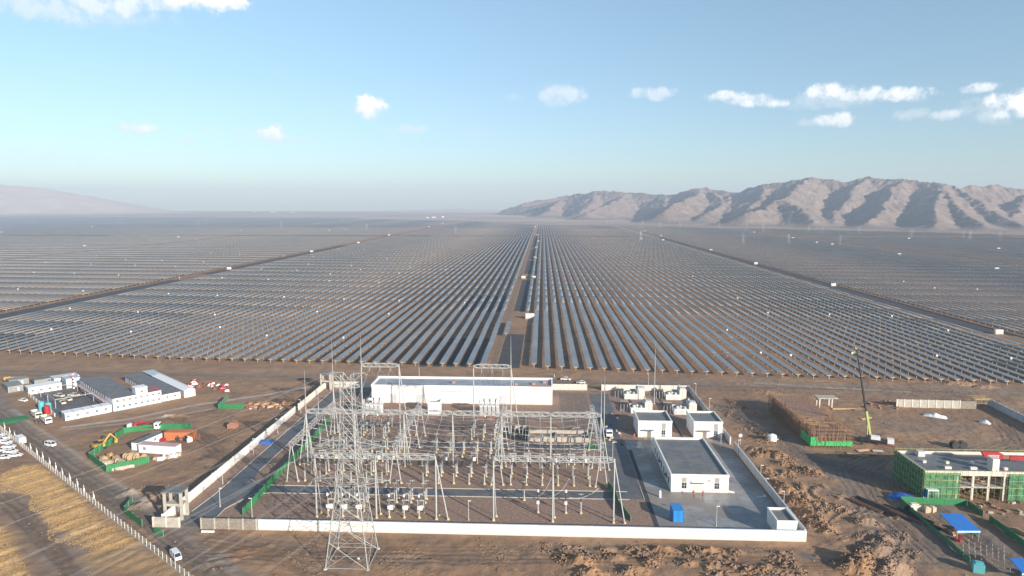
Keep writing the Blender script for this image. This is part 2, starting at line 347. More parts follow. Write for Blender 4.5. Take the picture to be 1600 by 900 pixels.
def ruts(pts, n, jit):
    global rut, Z
    for i in range(n):
        ox, oy = rr.uniform(-jit, jit), rr.uniform(-jit, jit); p = [(a+ox+rr.uniform(-1.5,1.5), b+oy+rr.uniform(-1.5,1.5)) for a, b in pts]
        d = seg_dist(X+wob*.5, Y, p); k_ = np.exp(-((d-.95)/.36)**2); rut = np.maximum(rut, k_*rr.uniform(.5, 1))
        Z -= .10*k_*(1-flat)
ruts([(80,300),(88,270),(96,240),(112,225),(118,205),(119,170)], 7, 3.5); ruts([(98,170),(97,200),(106,232),(122,246),(150,250)], 6, 4)
ruts([(-92,172),(-60,165),(-20,166),(30,170),(76,168),(86,180)], 6, 4); ruts([(-330,352),(-200,347),(-100,343),(0,340),(80,336),(200,330)], 8, 7)
ruts([along(-40,6), along(60,6), along(140,6), along(190,5)], 5, 2); ruts([spot(150,668), spot(250,655), spot(340,640)], 4, 4); ruts([(130,235),(150,245),(180,262),(190,285)], 6, 6)
ruts([spot(0,775), spot(30,800), spot(70,850), spot(120,900)], 4, 2.5); ruts([spot(120,740), spot(250,700), spot(330,690), spot(400,650)], 5, 6); ruts([spot(300,860), spot(420,870), spot(500,900)], 5, 4)
Zc = np.maximum(Z, -.45)
Zc[flat > .55] = 0
road = np.zeros(X.shape)
def mark(pts, wd, a=1.0, soft=2.2): 
    global road
    road = np.maximum(road, a*(1-ss(seg_dist(Xw, Yw, pts)-wd, -soft, soft)))
mark([along(-60,6.5), along(60,6.5), along(110,6.5), along(200,6.0)], 4.2)
mark([camp(-14,-6), camp(-14,40), camp(-14,110)], 4.5, .9)
mark([spot(60,700), spot(150,670), spot(300,642), spot(470,606)], 2.0, .6)
mark([spot(0,770), spot(30,800), spot(70,850), spot(120,900), spot(160,960)], 4.5, .7)
mark([(-96,172),(-70,170),(-30,162)], 2.5, .45); mark([(-60,160),(-20,165),(20,172)], 3, .35)
mark([(-330,352),(-100,345),(80,340),(300,330)], 7, .6, 6); mark([spot(1180,590), spot(1600,640)], 4, .5, 4)
mark([(80,300),(90,270),(96,240),(112,225)], 5, .75, 4); mark([(98,170),(97,200),(106,232),(118,245)], 5, .8, 4); mark([(118,160),(119,182),(119,200)], 6, .85, 3)
mark([(130,232),(160,240),(190,262)], 9, .55, 8); mark([(140,280),(170,270)], 8, .35, 8); mark([(84,150),(92,190)], 4, .5, 3)
pale = np.zeros(X.shape)
for pts, wd, a in (([spot(100,668), spot(200,655), spot(300,634), spot(400,619), spot(480,605)], .9, .9), ([spot(95,672), spot(200,661), spot(330,639)], .5, .5),
                   ([spot(1180,598), spot(1300,606), spot(1420,612)], .8, .5), ([along(-30,11.0), along(120,11.0)], .5, .5)):
    pale = np.maximum(pale, a*(1-ss(seg_dist(X+wob*.3, Y, pts)-wd, -.5, 1.0)))
mark([(-97,181),(-99,174),(-104,168)], 3.6, .9)
damp_shade = np.zeros(X.shape)  # wet ground and cast shadow, both darkened into the soil colour
for px, py, rx, ry in ((1330,735,14,7),(1400,735,14,8),(1300,765,7,4),(1440,700,16,7),(1500,700,10,5),(1095,605,8,3),(1460,655,12,5),(1500,665,8,3),(1480,860,8,12),(1540,850,8,10),(150,790,5,3),(120,760,5,3),(160,772,4,3),(1285,725,10,5),(1270,870,8,4)):
    a, b = spot(px, py); damp_shade = np.maximum(damp_shade, np.clip(1.2-np.hypot((Xw-a)/rx, (Yw-b)/ry), 0, 1))
Vg = np.stack([X, Y, Zc], -1).reshape(-1, 3)
def ground_mat():
    m = bpy.data.materials.new('bare_earth'); m.use_nodes = True; nt = m.node_tree; b = nt.nodes['Principled BSDF']
    b.inputs['Roughness'].default_value = .95; b.inputs['Specular IOR Level'].default_value = .2
    g = nn(nt, 'ShaderNodeNewGeometry'); P = g.outputs['Position']
    def noise(s, d=6, r=.6, dist=0):
        n = nn(nt, 'ShaderNodeTexNoise'); n.inputs['Scale'].default_value = s; n.inputs['Detail'].default_value = d; n.inputs['Roughness'].default_value = r; n.inputs['Distortion'].default_value = dist
        nt.links.new(P, n.inputs['Vector']); return n.outputs[0]
    def ramp(v, a, b_):
        r = nn(nt, 'ShaderNodeMapRange'); r.inputs['From Min'].default_value = a; r.inputs['From Max'].default_value = b_; nt.links.new(v, r.inputs['Value']); return r.outputs[0]
    def mix(f, a, c):
        x = nn(nt, 'ShaderNodeMix', data_type='RGBA')
        if isinstance(f, float): x.inputs[0].default_value = f
        else: nt.links.new(f, x.inputs[0])
        for i, v in ((6, a), (7, c)):
            if isinstance(v, tuple): x.inputs[i].default_value = (*v, 1)
            else: nt.links.new(v, x.inputs[i])
        return x.outputs[2]
    def attr(n): a = nn(nt, 'ShaderNodeAttribute'); a.attribute_name = n; return a.outputs['Fac']
    c = mix(ramp(noise(.018, 5), .38, .62), (.285,.178,.110), (.375,.232,.138))
    c = mix(ramp(noise(.07, 8, .68, 1.2), .44, .66), c, (.20,.135,.098))
    c = mix(math_n(nt, 'MULTIPLY', ramp(noise(.35, 8, .7), .50, .72), .6), c, (.33,.235,.16))
    c = mix(math_n(nt, 'MULTIPLY', ramp(noise(1.6, 4, .7), .56, .75), .45), c, (.12,.09,.075))
    c = mix(attr('ochre'), c, mix(ramp(noise(.6, 6, .7), .35, .65), (.26,.145,.078), (.34,.205,.115)))
    gcol = mix(ramp(noise(.9, 6, .75, .6), .35, .65), (.40,.245,.115), (.62,.41,.195))
    c = mix(attr('grass'), c, gcol)
    c = mix(attr('road'), c, mix(ramp(noise(.16, 6, .7, .8), .35, .7), (.20,.163,.135), (.27,.225,.19)))
    c = mix(math_n(nt, 'MULTIPLY', attr('damp_shade'), ramp(noise(.22, 6, .7, 1.0), .42, .6)), c, (.145,.14,.138))
    c = mix(math_n(nt, 'MULTIPLY', attr('rut'), .75), c, (.125,.085,.06))
    c = mix(attr('pale'), c, (.44,.39,.33))
    wht = ramp(noise(.5, 8, .75, 2), .64, .72)
    c = mix(math_n(nt, 'MULTIPLY', math_n(nt, 'MULTIPLY', attr('damp_shade'), wht), .6), c, (.55,.54,.52))
    # beyond the array the plain is pale pinkish sand
    far = nn(nt, 'ShaderNodeSeparateXYZ'); nt.links.new(P, far.inputs[0])
    c = mix(ramp(far.outputs[1], 2000., 4200.), c, mix(ramp(noise(.0012, 5), .4, .6), (.36,.28,.235), (.50,.40,.33)))
    nt.links.new(c, b.inputs['Base Color'])
    bp = nn(nt, 'ShaderNodeBump'); bp.inputs['Distance'].default_value = .16; bp.inputs['Strength'].default_value = .9
    nt.links.new(math_n(nt, 'ADD', noise(1.3, 8, .7), math_n(nt, 'MULTIPLY', noise(.3, 3), 1.5)), bp.inputs['Height']); nt.links.new(bp.outputs[0], b.inputs['Normal'])
    return m
earth = ground_mat()
g = np_mesh('ground', Vg, grid_faces(len(gx), len(gy)), earth, {'ochre': ochre*near, 'grass': gr*near, 'road': road, 'damp_shade': damp_shade, 'pale': pale, 'rut': rut*near})
for p in g.data.polygons: pass
pc = np.empty(len(g.data.polygons)*3, np.float32); g.data.polygons.foreach_get('center', pc); pc = pc.reshape(-1, 3)
och = (ochre*near).ravel(); gi = grid_faces(len(gx), len(gy)); g.data.polygons.foreach_set('use_smooth', (och[gi[:, 0]] < .18)); g['kind'] = 'structure'
def gz(x, y):
    i = np.clip(np.searchsorted(gx, x), 1, len(gx)-1); j = np.clip(np.searchsorted(gy, y), 1, len(gy)-1)
    return float(np.mean(Zc[j-1:j+1, i-1:i+1]))

# dry grass tufts over the furrowed field
def tufts():
    N = 26000; V = []; n = 0
    x = RNG.uniform(-230, -95, N*4); y = RNG.uniform(135, 235, N*4)
    k = in_poly(x+fbm(x/9, y/9, 2)*3, y, grassP) | in_poly(x, y, grassQ)
    k &= fbm(x/3+3, y/3, 2) > -.25
    x = x[k][:N]; y = y[k][:N]; n = len(x)
    i = np.clip(np.searchsorted(gx, x), 1, len(gx)-1); j = np.clip(np.searchsorted(gy, y), 1, len(gy)-1); z = Zc[j, i]-.03
    a = RNG.uniform(0, 6.28, n); r = RNG.uniform(.10, .28, n); h = RNG.uniform(.12, .34, n)
    lx = RNG.uniform(-.12, .12, n)
    p0 = np.stack([x-r*np.cos(a), y-r*np.sin(a), z], -1); p1 = np.stack([x+r*np.cos(a), y+r*np.sin(a), z], -1); p2 = np.stack([x-r*np.sin(a), y+r*np.cos(a), z], -1); p3 = np.stack([x+lx, y, z+h], -1)
    V = np.stack([p0, p1, p2, p3], 1).reshape(-1, 3)
    f = np.array([(0,1,3),(1,2,3),(2,0,3)]); F = (f[None]+4*np.arange(n)[:, None, None]).reshape(-1, 3)
    o = np_mesh('grass', V, F, M('dry_grass', (.54,.35,.16), .95, var=.3, scale=1.5)); tag(o, 'dry golden grass in furrows beside the perimeter fence', 'grass', kind='stuff')
tufts()

# scattered clods and stones
def stones():
    N = 4200; x = RNG.uniform(-260, 225, N); y = RNG.uniform(148, 345, N)
    x2 = RNG.uniform(0, 125, 90000); y2 = RNG.uniform(150, 300, 90000); i2 = np.clip(np.searchsorted(gx, x2), 1, len(gx)-1); j2 = np.clip(np.searchsorted(gy, y2), 1, len(gy)-1)
    k2 = (ochre[j2, i2] > .2) & (fbm(x2/4, y2/4, 3) > -.05); x = np.concatenate([x, x2[k2][:9500]]); y = np.concatenate([y, y2[k2][:9500]])
    k = ~(((x > -111) & (x < 74) & (y > 176) & (y < 329)) | ((x > -270) & (x < -160) & (y > 262))); x = x[k]; y = y[k]; n = len(x)
    i = np.clip(np.searchsorted(gx, x), 1, len(gx)-1); j = np.clip(np.searchsorted(gy, y), 1, len(gy)-1)
    s = RNG.uniform(.12, .42, n)**1.3*1.3
    o = many_boxes('loose_stones', np.stack([x, y, Zc[j, i]+s*.2], -1), np.stack([s*RNG.uniform(.7,1.5,n), s, s*.7], -1), M('clod', (.25,.17,.115), .95, var=.35, scale=.8), RNG.uniform(-.5,.5,n))
    tag(o, 'loose clods and stones scattered over the bare earth', 'stones', kind='stuff')
stones()

# ------------------------------------------------------------------ surfaces inside the compound
def sheet(name, pts, z, mat, label=None):
    o = MB().quad([(x, y, z) for x, y in pts]).build(name, mat); o['kind'] = 'structure'; return o
sheet('gravel_yard', [(-106.6,178.3),(70.6,178.3),(70.6,325.7),(-106.6,325.7)], .05, gravel)
def arc(cx, cy, r, a0, a1, n=8): return [(cx+r*math.cos(R(a0+(a1-a0)*i/n)), cy+r*math.sin(R(a0+(a1-a0)*i/n))) for i in range(n+1)]
sheet('compound_road', [(-104,178.5),(-94,178.5)]+arc(-88,194,8,180,90)[0:0]+[(-94.5,190),(-93,197),(-90,201),(-85,202.2),(27,202.2),(27,207.2),(-85,207.2),(-91,208.5),(-95,213),(-96.3,219),(-96.3,236)]+[(-96.3,306),(-93,311),(-88,313),(-78,313.5),(-78,318),(-101.8,318),(-101.8,200),(-103,190)], .062, asphalt)
sheet('middle_road', [(-85,245),(22,245),(22,249.5),(-85,249.5)], .062, asphalt)
sheet('concrete_apron', [(31.8,184.5),(37.2,178.6),(70.4,178.6),(70.4,258),(51.5,258),(51.5,256),(31.8,256)], .066, slab)
sheet('service_road', [(22.5,202.2),(31.4,202.2),(31.4,320),(22.5,320)], .074, asphalt)
k = MB()
for (a, b) in (((-85,201.8),(27,201.8)), ((-85,207.6),(27,207.6)), ((-96,219),(-96,306)), ((-102.1,200),(-102.1,317)), ((-85,244.7),(22,244.7)), ((-85,249.8),(22,249.8)), ((31.6,212),(31.6,202)), ((-95.8,212),(-91,208)),((-94.2,190),(-90,200.6)),((-90,200.6),(-85,201.8)),((-91,208),(-85,207.6)),((-103.2,188),(-102.1,200)),((-94.2,190),(-93.8,179))):
    d = math.hypot(b[0]-a[0], b[1]-a[1]); k.box(((a[0]+b[0])/2, (a[1]+b[1])/2, .13), (d, .22, .14), math.atan2(b[1]-a[1], b[0]-a[0]))
o = k.build('kerb', kerbm); o['kind'] = 'structure'
dk = MB()
for (x0, x1, y0, y1) in ((31.9,33.2,180,245),(54.3,55.2,258,320),(40,41.2,285,322)): dk.quad([(x0,y0,.09),(x1,y0,.09),(x1,y1,.09),(x0,y1,.09)])
o = dk.build('cable_trench', M('trench_cover', (.06,.062,.065), .9)); o['kind'] = 'structure'
sheet('turned_soil', [(8,252),(21,252),(21,322),(8,322)], .058, M('turned_soil', (.20,.15,.12), .95, var=.4, scale=.8, bump=.25, bscale=1.6))
sheet('oil_stained_pad', [spot(1005,690), spot(1012,668), spot(1020,668), spot(1024,690)], .07, slab)
sheet('camp_yard', [camp(-.5,5.5), camp(17.5,5.5), camp(17.5,57), camp(-.5,57)], .06, M('camp_concrete', (.13,.13,.135), .8, var=.3, scale=.3))

# ------------------------------------------------------------------ walls
def wall(name, label, a, b, h, th, mat, cap=None, pil=None, pilmat=None, base=0.0, z0=-.3):
    L = math.hypot(b[0]-a[0], b[1]-a[1]); rz = math.atan2(b[1]-a[1], b[0]-a[0])
    t = thing(name, label, 'wall', (a[0], a[1], 0), rz)
    MB().span(0, L, -th/2, th/2, z0, h).build('panel', mat, t)
    if cap: MB().span(-.05, L+.05, -th/2-.08, th/2+.08, h, h+.12).build('coping', cap, t)
    if pil:
        n = max(1, int(round(L/pil)))
        for i in range(n+1):
            MB().box((min(max(i*L/n, .2), L-.2), 0, h/2+.05), (.42, th+.22, h+.1)).build('pillar', pilmat or mat, t)
    return t
wall('perimeter_wall', 'long bright white rendered wall across the front of the substation', (-78.8,177.6), (71.2,177.6), 3.0, .3, white, M('coping_shade_blue', (.55,.60,.68), .7))  # coping colour has the blue of shade mixed in
wall('block_wall', 'rough unrendered grey block wall joining the front white wall at left', (-95.2,177.6), (-79.1,177.6), 3.1, .3, rough_block, None, 4.0, concrete)
wall('block_wall', 'short pale block wall at the foot of the near gate frame', (-109.2,178.0), (-101.4,178.0), 2.9, .35, concrete, None, 3.9, offwh)
wall('perimeter_wall', 'white left side wall of the substation, near stretch with long shadow outside', (-107.2,179.4), (-107.2,284), 3.0, .3, white, None, 14, white)
wall('perimeter_wall', 'cream left side wall of the substation, far stretch up to the rear gate frame', (-107.2,288), (-107.2,324), 3.0, .3, offwh, None, 7, offwh)
wall('perimeter_wall', 'grey right side wall of the substation, near stretch beside the dug soil', (71.2,178.4), (71.2,247), 3.0, .3, greywall, greywall, 9, greywall)
wall('perimeter_wall', 'grey right side wall of the substation, short stretch beside the second small white building', (71.2,252.5), (71.2,276), 3.0, .3, greywall, None, 8, greywall)
wall('perimeter_wall', 'grey right side wall of the substation, far stretch by the enclosed coils', (71.2,282), (71.2,326), 3.0, .3, greywall, None, 8, greywall)
wall('perimeter_wall', 'cream back wall of the substation left of the long white hall', (-103,326.5), (-79,326.5), 3.0, .3, offwh, None, 6, offwh)
wall('perimeter_wall', 'cream back wall of the substation just right of the long white hall', (5,326.5), (22,326.5), 3.0, .3, offwh, None, 4.2, offwh)
wall('perimeter_wall', 'cream back wall of the substation behind the four coil enclosures', (29,326.5), (71,326.5), 3.0, .3, offwh, None, 7, offwh)
wall('block_wall', 'pale ribbed block wall standing alone below the solar field at far right', spot(1400,636), spot(1500,638.4), 3.6, .3, concrete, None, 3.6, offwh)
wall('block_wall', 'dark shaded stub of block wall beside the yellow scaffold corner', spot(1500.8,638.4), spot(1525,638.6), 3.4, .3, rough_block)
wall('block_wall', 'grey block wall running towards the right edge of the picture', spot(1544,633), (197.5,250), 3.2, .3, greywall, None, 4.2, greywall)

# gate frames: open concrete towers
def gate_frame(label, x, y, grp='open concrete gate frames'):
    t = thing('gate_frame', label, 'gate frame', (x, y, 0), 0)
    for sx in (-2.4, 2.4):
        for sy in (-1.6, 1.6):
            MB().span(sx-.32, sx+.32, sy-.32, sy+.32, -.3, 8.2).build('column', concrete, t)
    for sx in (-.7, .9): MB().span(sx-.2, sx+.2, 1.3, 1.7, 0, 8.0).build('column', concrete, t)
    r = MB().span(-2.9, 2.9, -2.1, 2.1, 8.2, 8.55).build('roof', roofgrey, t)
    MB().span(-2.7, 2.7, -1.9, 1.9, 4.2, 4.5).span(-2.4, 2.4, -1.75, -1.45, 4.5, 4.9).build('floor', concrete, t)
    MB().span(-2.35, -.9, 1.45, 1.6, .0, 3.6).span(.9, 2.1, 1.45, 1.6, .0, 3.0).build('infill', offwh, t)
    return t
gate_frame('open concrete gate frame at the near left corner of the substation', -105.6, 184.0)
gate_frame('open concrete gate frame at the far left corner of the substation', -105.4, 322.5)

# ------------------------------------------------------------------ buildings
def windows(t, items, face='front', y=0, mat=glass):
    """items: (x, z, w, h) on a face whose outward normal is -y (front) or -x (left)"""
    for (x, z, w_, h_) in items:
        if face == 'front':
            f = MB().span(x-w_/2-.08, x+w_/2+.08, y-.05, y+.03, z-.08, z+h_+.08).build('window', whitep, t)
            MB().span(x-w_/2, x+w_/2, y-.075, y-.055, z, z+h_).build('pane', mat, f)
            MB().span(x-.03, x+.03, y-.10, y-.078, z, z+h_).span(x-w_/2, x+w_/2, y-.10, y-.078, z+h_*.55, z+h_*.55+.05).build('glazing_bar', whitep, f)
        else:
            f = MB().span(y-.05, y+.03, x-w_/2-.08, x+w_/2+.08, z-.08, z+h_+.08).build('window', whitep, t)
            MB().span(y-.075, y-.055, x-w_/2, x+w_/2, z, z+h_).build('pane', mat, f)
def flat_house(name, label, loc, L, D, h, rz=0, cat='building', wallm=white, roofm=roofgrey, par=.75, pt=.3, over=.15):
    t = thing(name, label, cat, loc, rz)
    MB().span(0, L, 0, D, -.2, h).build('wall', wallm, t)
    MB().span(pt, L-pt, pt, D-pt, h+.01, h+.06).build('roof', roofm, t)
    p = MB()
    p.span(-over, L+over, -over, pt, h, h+par).span(-over, L+over, D-pt, D+over, h, h+par).span(-over, pt, pt, D-pt, h, h+par).span(L-pt, L+over, pt, D-pt, h, h+par)
    p.build('parapet', wallm, t)
    return t
ctrl = flat_house('control_building', 'long white control building with grey flat roof near the right front', (40.8,208.2), 17.9, 34.5, 5.2)
for xx in (4.1, 14.3):
    MB().span(xx-.75, xx+.75, -.03, .02, 3.3, 4.9).build('wall_panel', M('grey_panel', (.33,.32,.30), .8), ctrl)
windows(ctrl, [(4.1,1.3,1.5,1.9),(14.3,1.3,1.5,1.9)], 'front', 0)
d = MB().span(7.2, 9.4, -.05, .03, .05, 2.5).build('door', M('pale_door', (.62,.58,.5), .6), ctrl)
MB().span(8.28, 8.32, -.08, -.052, .05, 2.5).build('door_gap', doorm, d)
MB().span(6.4, 10.0, -.9, 0, 3.1, 3.25).build('canopy', roofgrey, ctrl)
MB().span(5.7, 6.5, -.08, -.01, 3.3, 3.65).build('wall_sign', roofgrey, ctrl); MB().span(11.4, 12.3, -.08, -.01, 3.7, 4.1).build('wall_sign', roofgrey, ctrl)
MB().span(10.3, 13.2, -.06, -.01, .3, .38).span(10.3, 13.2, -.06, -.01, 1.6, 1.68).span(10.3, 13.2, -.06, -.01, 2.9, 2.98).span(10.3,10.38,-.06,-.01,.3,3).span(13.1,13.2,-.06,-.01,.3,3).build('pipe_frame', M('pink_pipe', (.62,.42,.36), .6), ctrl)
windows(ctrl, [(4+i*4.4,1.2,1.8,2.2) for i in range(7)], 'left', 0, glass)
MB().span(17.9, 19.4, 1.5, 3.1, 2.9, 3.05).build('canopy', roofgrey, ctrl)
MB().span(-1.1, 0, 6, 8, 2.9, 3.02).span(-1.1, 0, 18, 20, 2.9, 3.02).build('canopy', roofgrey, ctrl)
for nme, x0, L, lab, win in (('relay_building', 37.5, 13.0, 'small white flat-roofed building, left one of the pair beyond the control building', 9.8), ('relay_building', 58.9, 11.0, 'small white flat-roofed building, right one of the pair beyond the control building', 8.5)):
    t = flat_house(nme, lab, (x0,259.2), L, 13.6, 6.0)
    MB().span(win-.8, win+.8, -.03, .02, .2, 5.8).build('wall_panel', M('grey_panel', (.33,.32,.30), .8), t)
    windows(t, [(win,1.3,1.4,1.7)], 'front', -.02)
    MB().span(2.6, 5.0, -.03, .02, .05, 2.7).build('door', doorm, t)
    MB().span(2.6, 3.5, -.08, -.03, .05, 2.6).build('door_leaf', offwh, t)
    MB().span(1.5, 6.0, -1.2, -.01, 3.0, 3.2).build('canopy', roofgrey, t)
t = thing('guard_hut', 'small white hut with sunken dark roof inside the front right corner', 'hut', (64.2,180.0,0))
MB().span(0,5.4,0,8.2,-.2,4.0).build('wall', white, t)
MB().span(.35,5.05,.3,7.9,4.01,4.05).build('roof', roofdark, t)
MB().span(-.1,.3,-.1,8.3,4,4.7).span(5.1,5.5,-.1,8.3,4,4.7).span(.3,5.1,8.0,8.3,4,4.7).span(.3,5.1,-.1,.2,4,4.7).build('parapet', white, t)
MB().span(4.2,4.35,-.04,.02,.1,3.0).build('door', greywall, t)

hall = thing('switchgear_hall', 'very long low white hall with flat grey roof behind the yard', 'building', (-77.8,301.0,0))
MB().span(0,82.5,0,14,-.2,8.0).build('wall', white, hall)
MB().span(.5,82,.5,13.5,8.01,8.06).build('roof', M('hall_roof', (.27,.31,.35), .6, var=.25, scale=.2), hall)
MB().span(-.2,82.7,-.25,.45,7.7,8.5).span(-.2,82.7,13.5,14.2,7.7,9.0).span(-.2,.45,.45,13.5,7.7,8.7).span(82.0,82.7,.45,13.5,7.7,8.7).build('parapet', white, hall)
for i in range(16): MB().span(3+i*5-.08, 3+i*5+.08, -.08, -.01, 0, 7.6).build('downpipe', offwh, hall)
for x in (10, 22, 60): MB().span(x-1.6, x+1.6, -.05, .02, .1, 4.2).build('door', greywall, hall)
for x,y in ((37,6),(66,4),(74,5),(79,8)): MB().span(x-.7,x+.7,y-.7,y+.7,8.05,9.0).build('roof_unit', M('rust_unit', (.4,.24,.22), .8), hall)
MB().span(73,82,-.3,-.2,8.5,9.2).build('roof_railing', rustp, hall)
x, y = spot(678,649)
t = flat_house('cabinet_house', 'white cube of a house with dark sunken roof amid the yard gantries', (x-2.6,y), 5.2, 4.6, 5.2, par=.8)
windows(t, [(1.4,1.6,.9,.9),(2.6,1.6,.9,.9),(3.8,1.6,.9,.9)], 'front', 0)

# ------------------------------------------------------------------ electrical yard: lattice gantries
def lattice(mb, p, q, w_, h_, bay=1.6, r=.07, taper=True):
    """square lattice beam between p and q"""
    p = Vector(p); q = Vector(q); d = q-p; L = d.length; d.normalize(); up = Vector((0,0,1)); sd_ = d.cross(up).normalized()
    n = max(3, int(L/bay)); rings = []
    for i in range(n+1):
        s = 1.0
        if taper and i in (0, n): s = .45
        c = p+d*(L*i/n); rings.append([c+sd_*(a*w_/2)+up*(b*h_/2*s) for a, b in ((-1,-1),(1,-1),(1,1),(-1,1))])
    for i in range(n):
        A, B = rings[i], rings[i+1]
        for j in range(4):
            mb.bar(A[j], B[j], r)
            k_ = (j+1) % 4
            if i % 2: mb.bar(A[j], B[k_], r*.65)
            else: mb.bar(A[k_], B[j], r*.65)
    for j in range(4): mb.bar(rings[0][j], rings[0][(j+1) % 4], r); mb.bar(rings[-1][j], rings[-1][(j+1) % 4], r)
def pole(t, x, y, h, r=.24, lean=0, foot_=True, nm='leg'):
    o = MB().cyl((x+lean, y, 0), (x, y, h), r, r*.8, 8).build(nm, steelw, t)
    if foot_: MB().cyl((x+lean, y, -.2), (x+lean, y, .55), .55, .38, 8).build('footing', foot, o)
    return o
def pole3(t, a, b, r=.2):
    o = MB().cyl(a, b, r, r*.8, 8).build('leg', steelw, t)
    MB().cyl((a[0], a[1], -.2), (a[0], a[1], .5), .55, .38, 8).build('footing', foot, o); return o
def insul_string(t, x, y, z, L=2.2, nm='insulator_string'):
    m = MB(); m.cyl((x,y,z),(x,y,z-L),.05,.05,5)
    for i in range(6): m.cyl((x,y,z-.3-i*L/8),(x,y,z-.36-i*L/8),.17,.13,6)
    return m.build(nm, steelw, t)
def gantry(label, xs, y, z, braces=(), spikes=(), back=2.6, w_=1.3, mid=0):
    t = thing('gantry', label, 'gantry', (0, y, 0))
    for a, b in zip(xs[:-1], xs[1:]):
        m = MB(); lattice(m, (a+.25,0,z), (b-.25,0,z), w_, w_, 1.5, .10); m.build('lattice_beam', steelw, t)
        for i in range(3):
            insul_string(t, a+(b-a)*(.22+.28*i), 0, z-w_/2, 2.0)
    for x in xs:
        pole(t, x, 0, z+.4, .27)
        if back: pole3(t, (x+.6, back, 0), (x, 0, z-.5), .13)
    for x, dx in braces: pole3(t, (x+dx, 0, 0), (x, 0, z-.3), .2)
    for x, h in spikes: MB().cyl((x,0,z+.4),(x,0,z+h),.14,.03,6).build('lightning_rod', steelw, t)
    return t
gantry('low front gantry with two lattice beams right behind the lattice tower', (-65.1,-47.6,-30.2), 186.0, 18.7, braces=((-30.2,3.4),))
gantry('low front gantry with two lattice beams, left of the control building', (-13.7,3.2,20.5), 186.0, 18.7, braces=((20.5,3.2),))
gantry('middle gantry, seven poles carrying one long line of lattice beams', (-81.3,-64.4,-47.3,-30.5,-13.7,3.0,20.0), 225.2, 19.4, braces=((-81.3,-3.0),(20.0,3.0)), spikes=((-81.3,14.5),(20.0,12)))
gantry('tall rear gantry at left, in front of the white hall', (-70.3,-55.5), 257.0, 28.2, braces=((-55.5,3.6),), spikes=((-70.3,11),), back=0)
gantry('lower rear gantry at the far left, beside the tall one', (-81.8,-70.9), 257.6, 19.6, spikes=((-81.8,18),), back=2.4)
gantry('tall rear gantry at right, in front of the white hall', (-26.5,-12.0), 257.0, 28.2, braces=((-12.0,3.6),), spikes=((-12.0,12),), back=0)
for X0, lab in ((-81.5,'leftmost'), (-47.5,'second from left'), (-14.3,'third from left'), (19.2,'rightmost')):
    t = thing('bus_gantry', '%s of four receding gantries on splayed legs, running front to back' % lab, 'gantry', (X0,0,0))
    for a, b in ((211,227),(227,244),(244,257)):
        m = MB(); lattice(m, (0,a,12.6), (0,b,12.6), 1.4, 1.3, 1.35, .065, taper=False); m.build('lattice_beam', steelw, t)
    for yy in (211,227,244,257):
        for s in (-1, 1): pole3(t, (s*1.9, yy, 0), (s*.25, yy, 12), .2)
        MB().cyl((-1,yy,6.6),(1,yy,6.6),.1,.1,6).build('cross_tie', steelw, t)
# sagging bus conductors between the receding gantries
def wire(mb, p, q, sag, r=.045, n=10):
    pts = []
    for i in range(n+1):
        s = i/n; pts.append((p[0]+(q[0]-p[0])*s, p[1]+(q[1]-p[1])*s, p[2]+(q[2]-p[2])*s-4*sag*s*(1-s)))
    for a, b in zip(pts[:-1], pts[1:]): mb.cyl(a, b, r, r, 4, False)
cond = M('aluminium_cable', (.55,.55,.54), .5, .3)
spans = ((-81.5,-47.5,'left'),(-47.5,-14.3,'middle'),(-14.3,19.2,'right'))
for a, b, nm in spans:
    for i, yy in enumerate((213.5,218,222.5,230,235,240,246.5,250.5,254.5)):
        m = MB(); wire(m, (a,yy,12), (b,yy,12), 2.2)
        for xx in (a+1.6, b-1.6): m.cyl((xx-.7,yy,11.6),(xx+.7,yy,11.5),.14,.14,6)
        tag(m.build('bus_cable', cond), 'sagging cable strung across the %s span of the yard, %s from the front' % (nm, ordn(i+1)), 'cable', 'sagging bus cables across the yard')
nidx = 0
for gxs, nm in (((-65.1,-47.6,-30.2),'left'), ((-13.7,3.2,20.5),'right')):
    for j, (a, b) in enumerate(zip(gxs[:-1], gxs[1:])):
        for i in range(3):
            x = a+(b-a)*(.22+.28*i); m = MB(); wire(m, (x,186.4,18.0), (x,224.8,18.8), 3.2, .045, 12)
            tag(m.build('yard_cable', cond), 'cable from the %s front gantry to the middle gantry, %s from its left' % (nm, ordn(3*j+i+1)), 'cable', 'cables between front and middle gantries')
for x0, lab in ((-70.3,'left'), (-26.5,'right')):
    for i in range(3):
        x = x0+14.6*(.22+.28*i); m = MB(); wire(m, (x,225.6,18.8), (x,257,27.3), 2.5, .045, 10); wire(m, (x,257,27.3), (x,299,9), 2.5, .045, 10)
        tag(m.build('yard_cable', cond), '%s cable over the %s rear gantry towards the white hall' % (ordn(i+1), lab), 'cable', 'cables over the rear gantries')

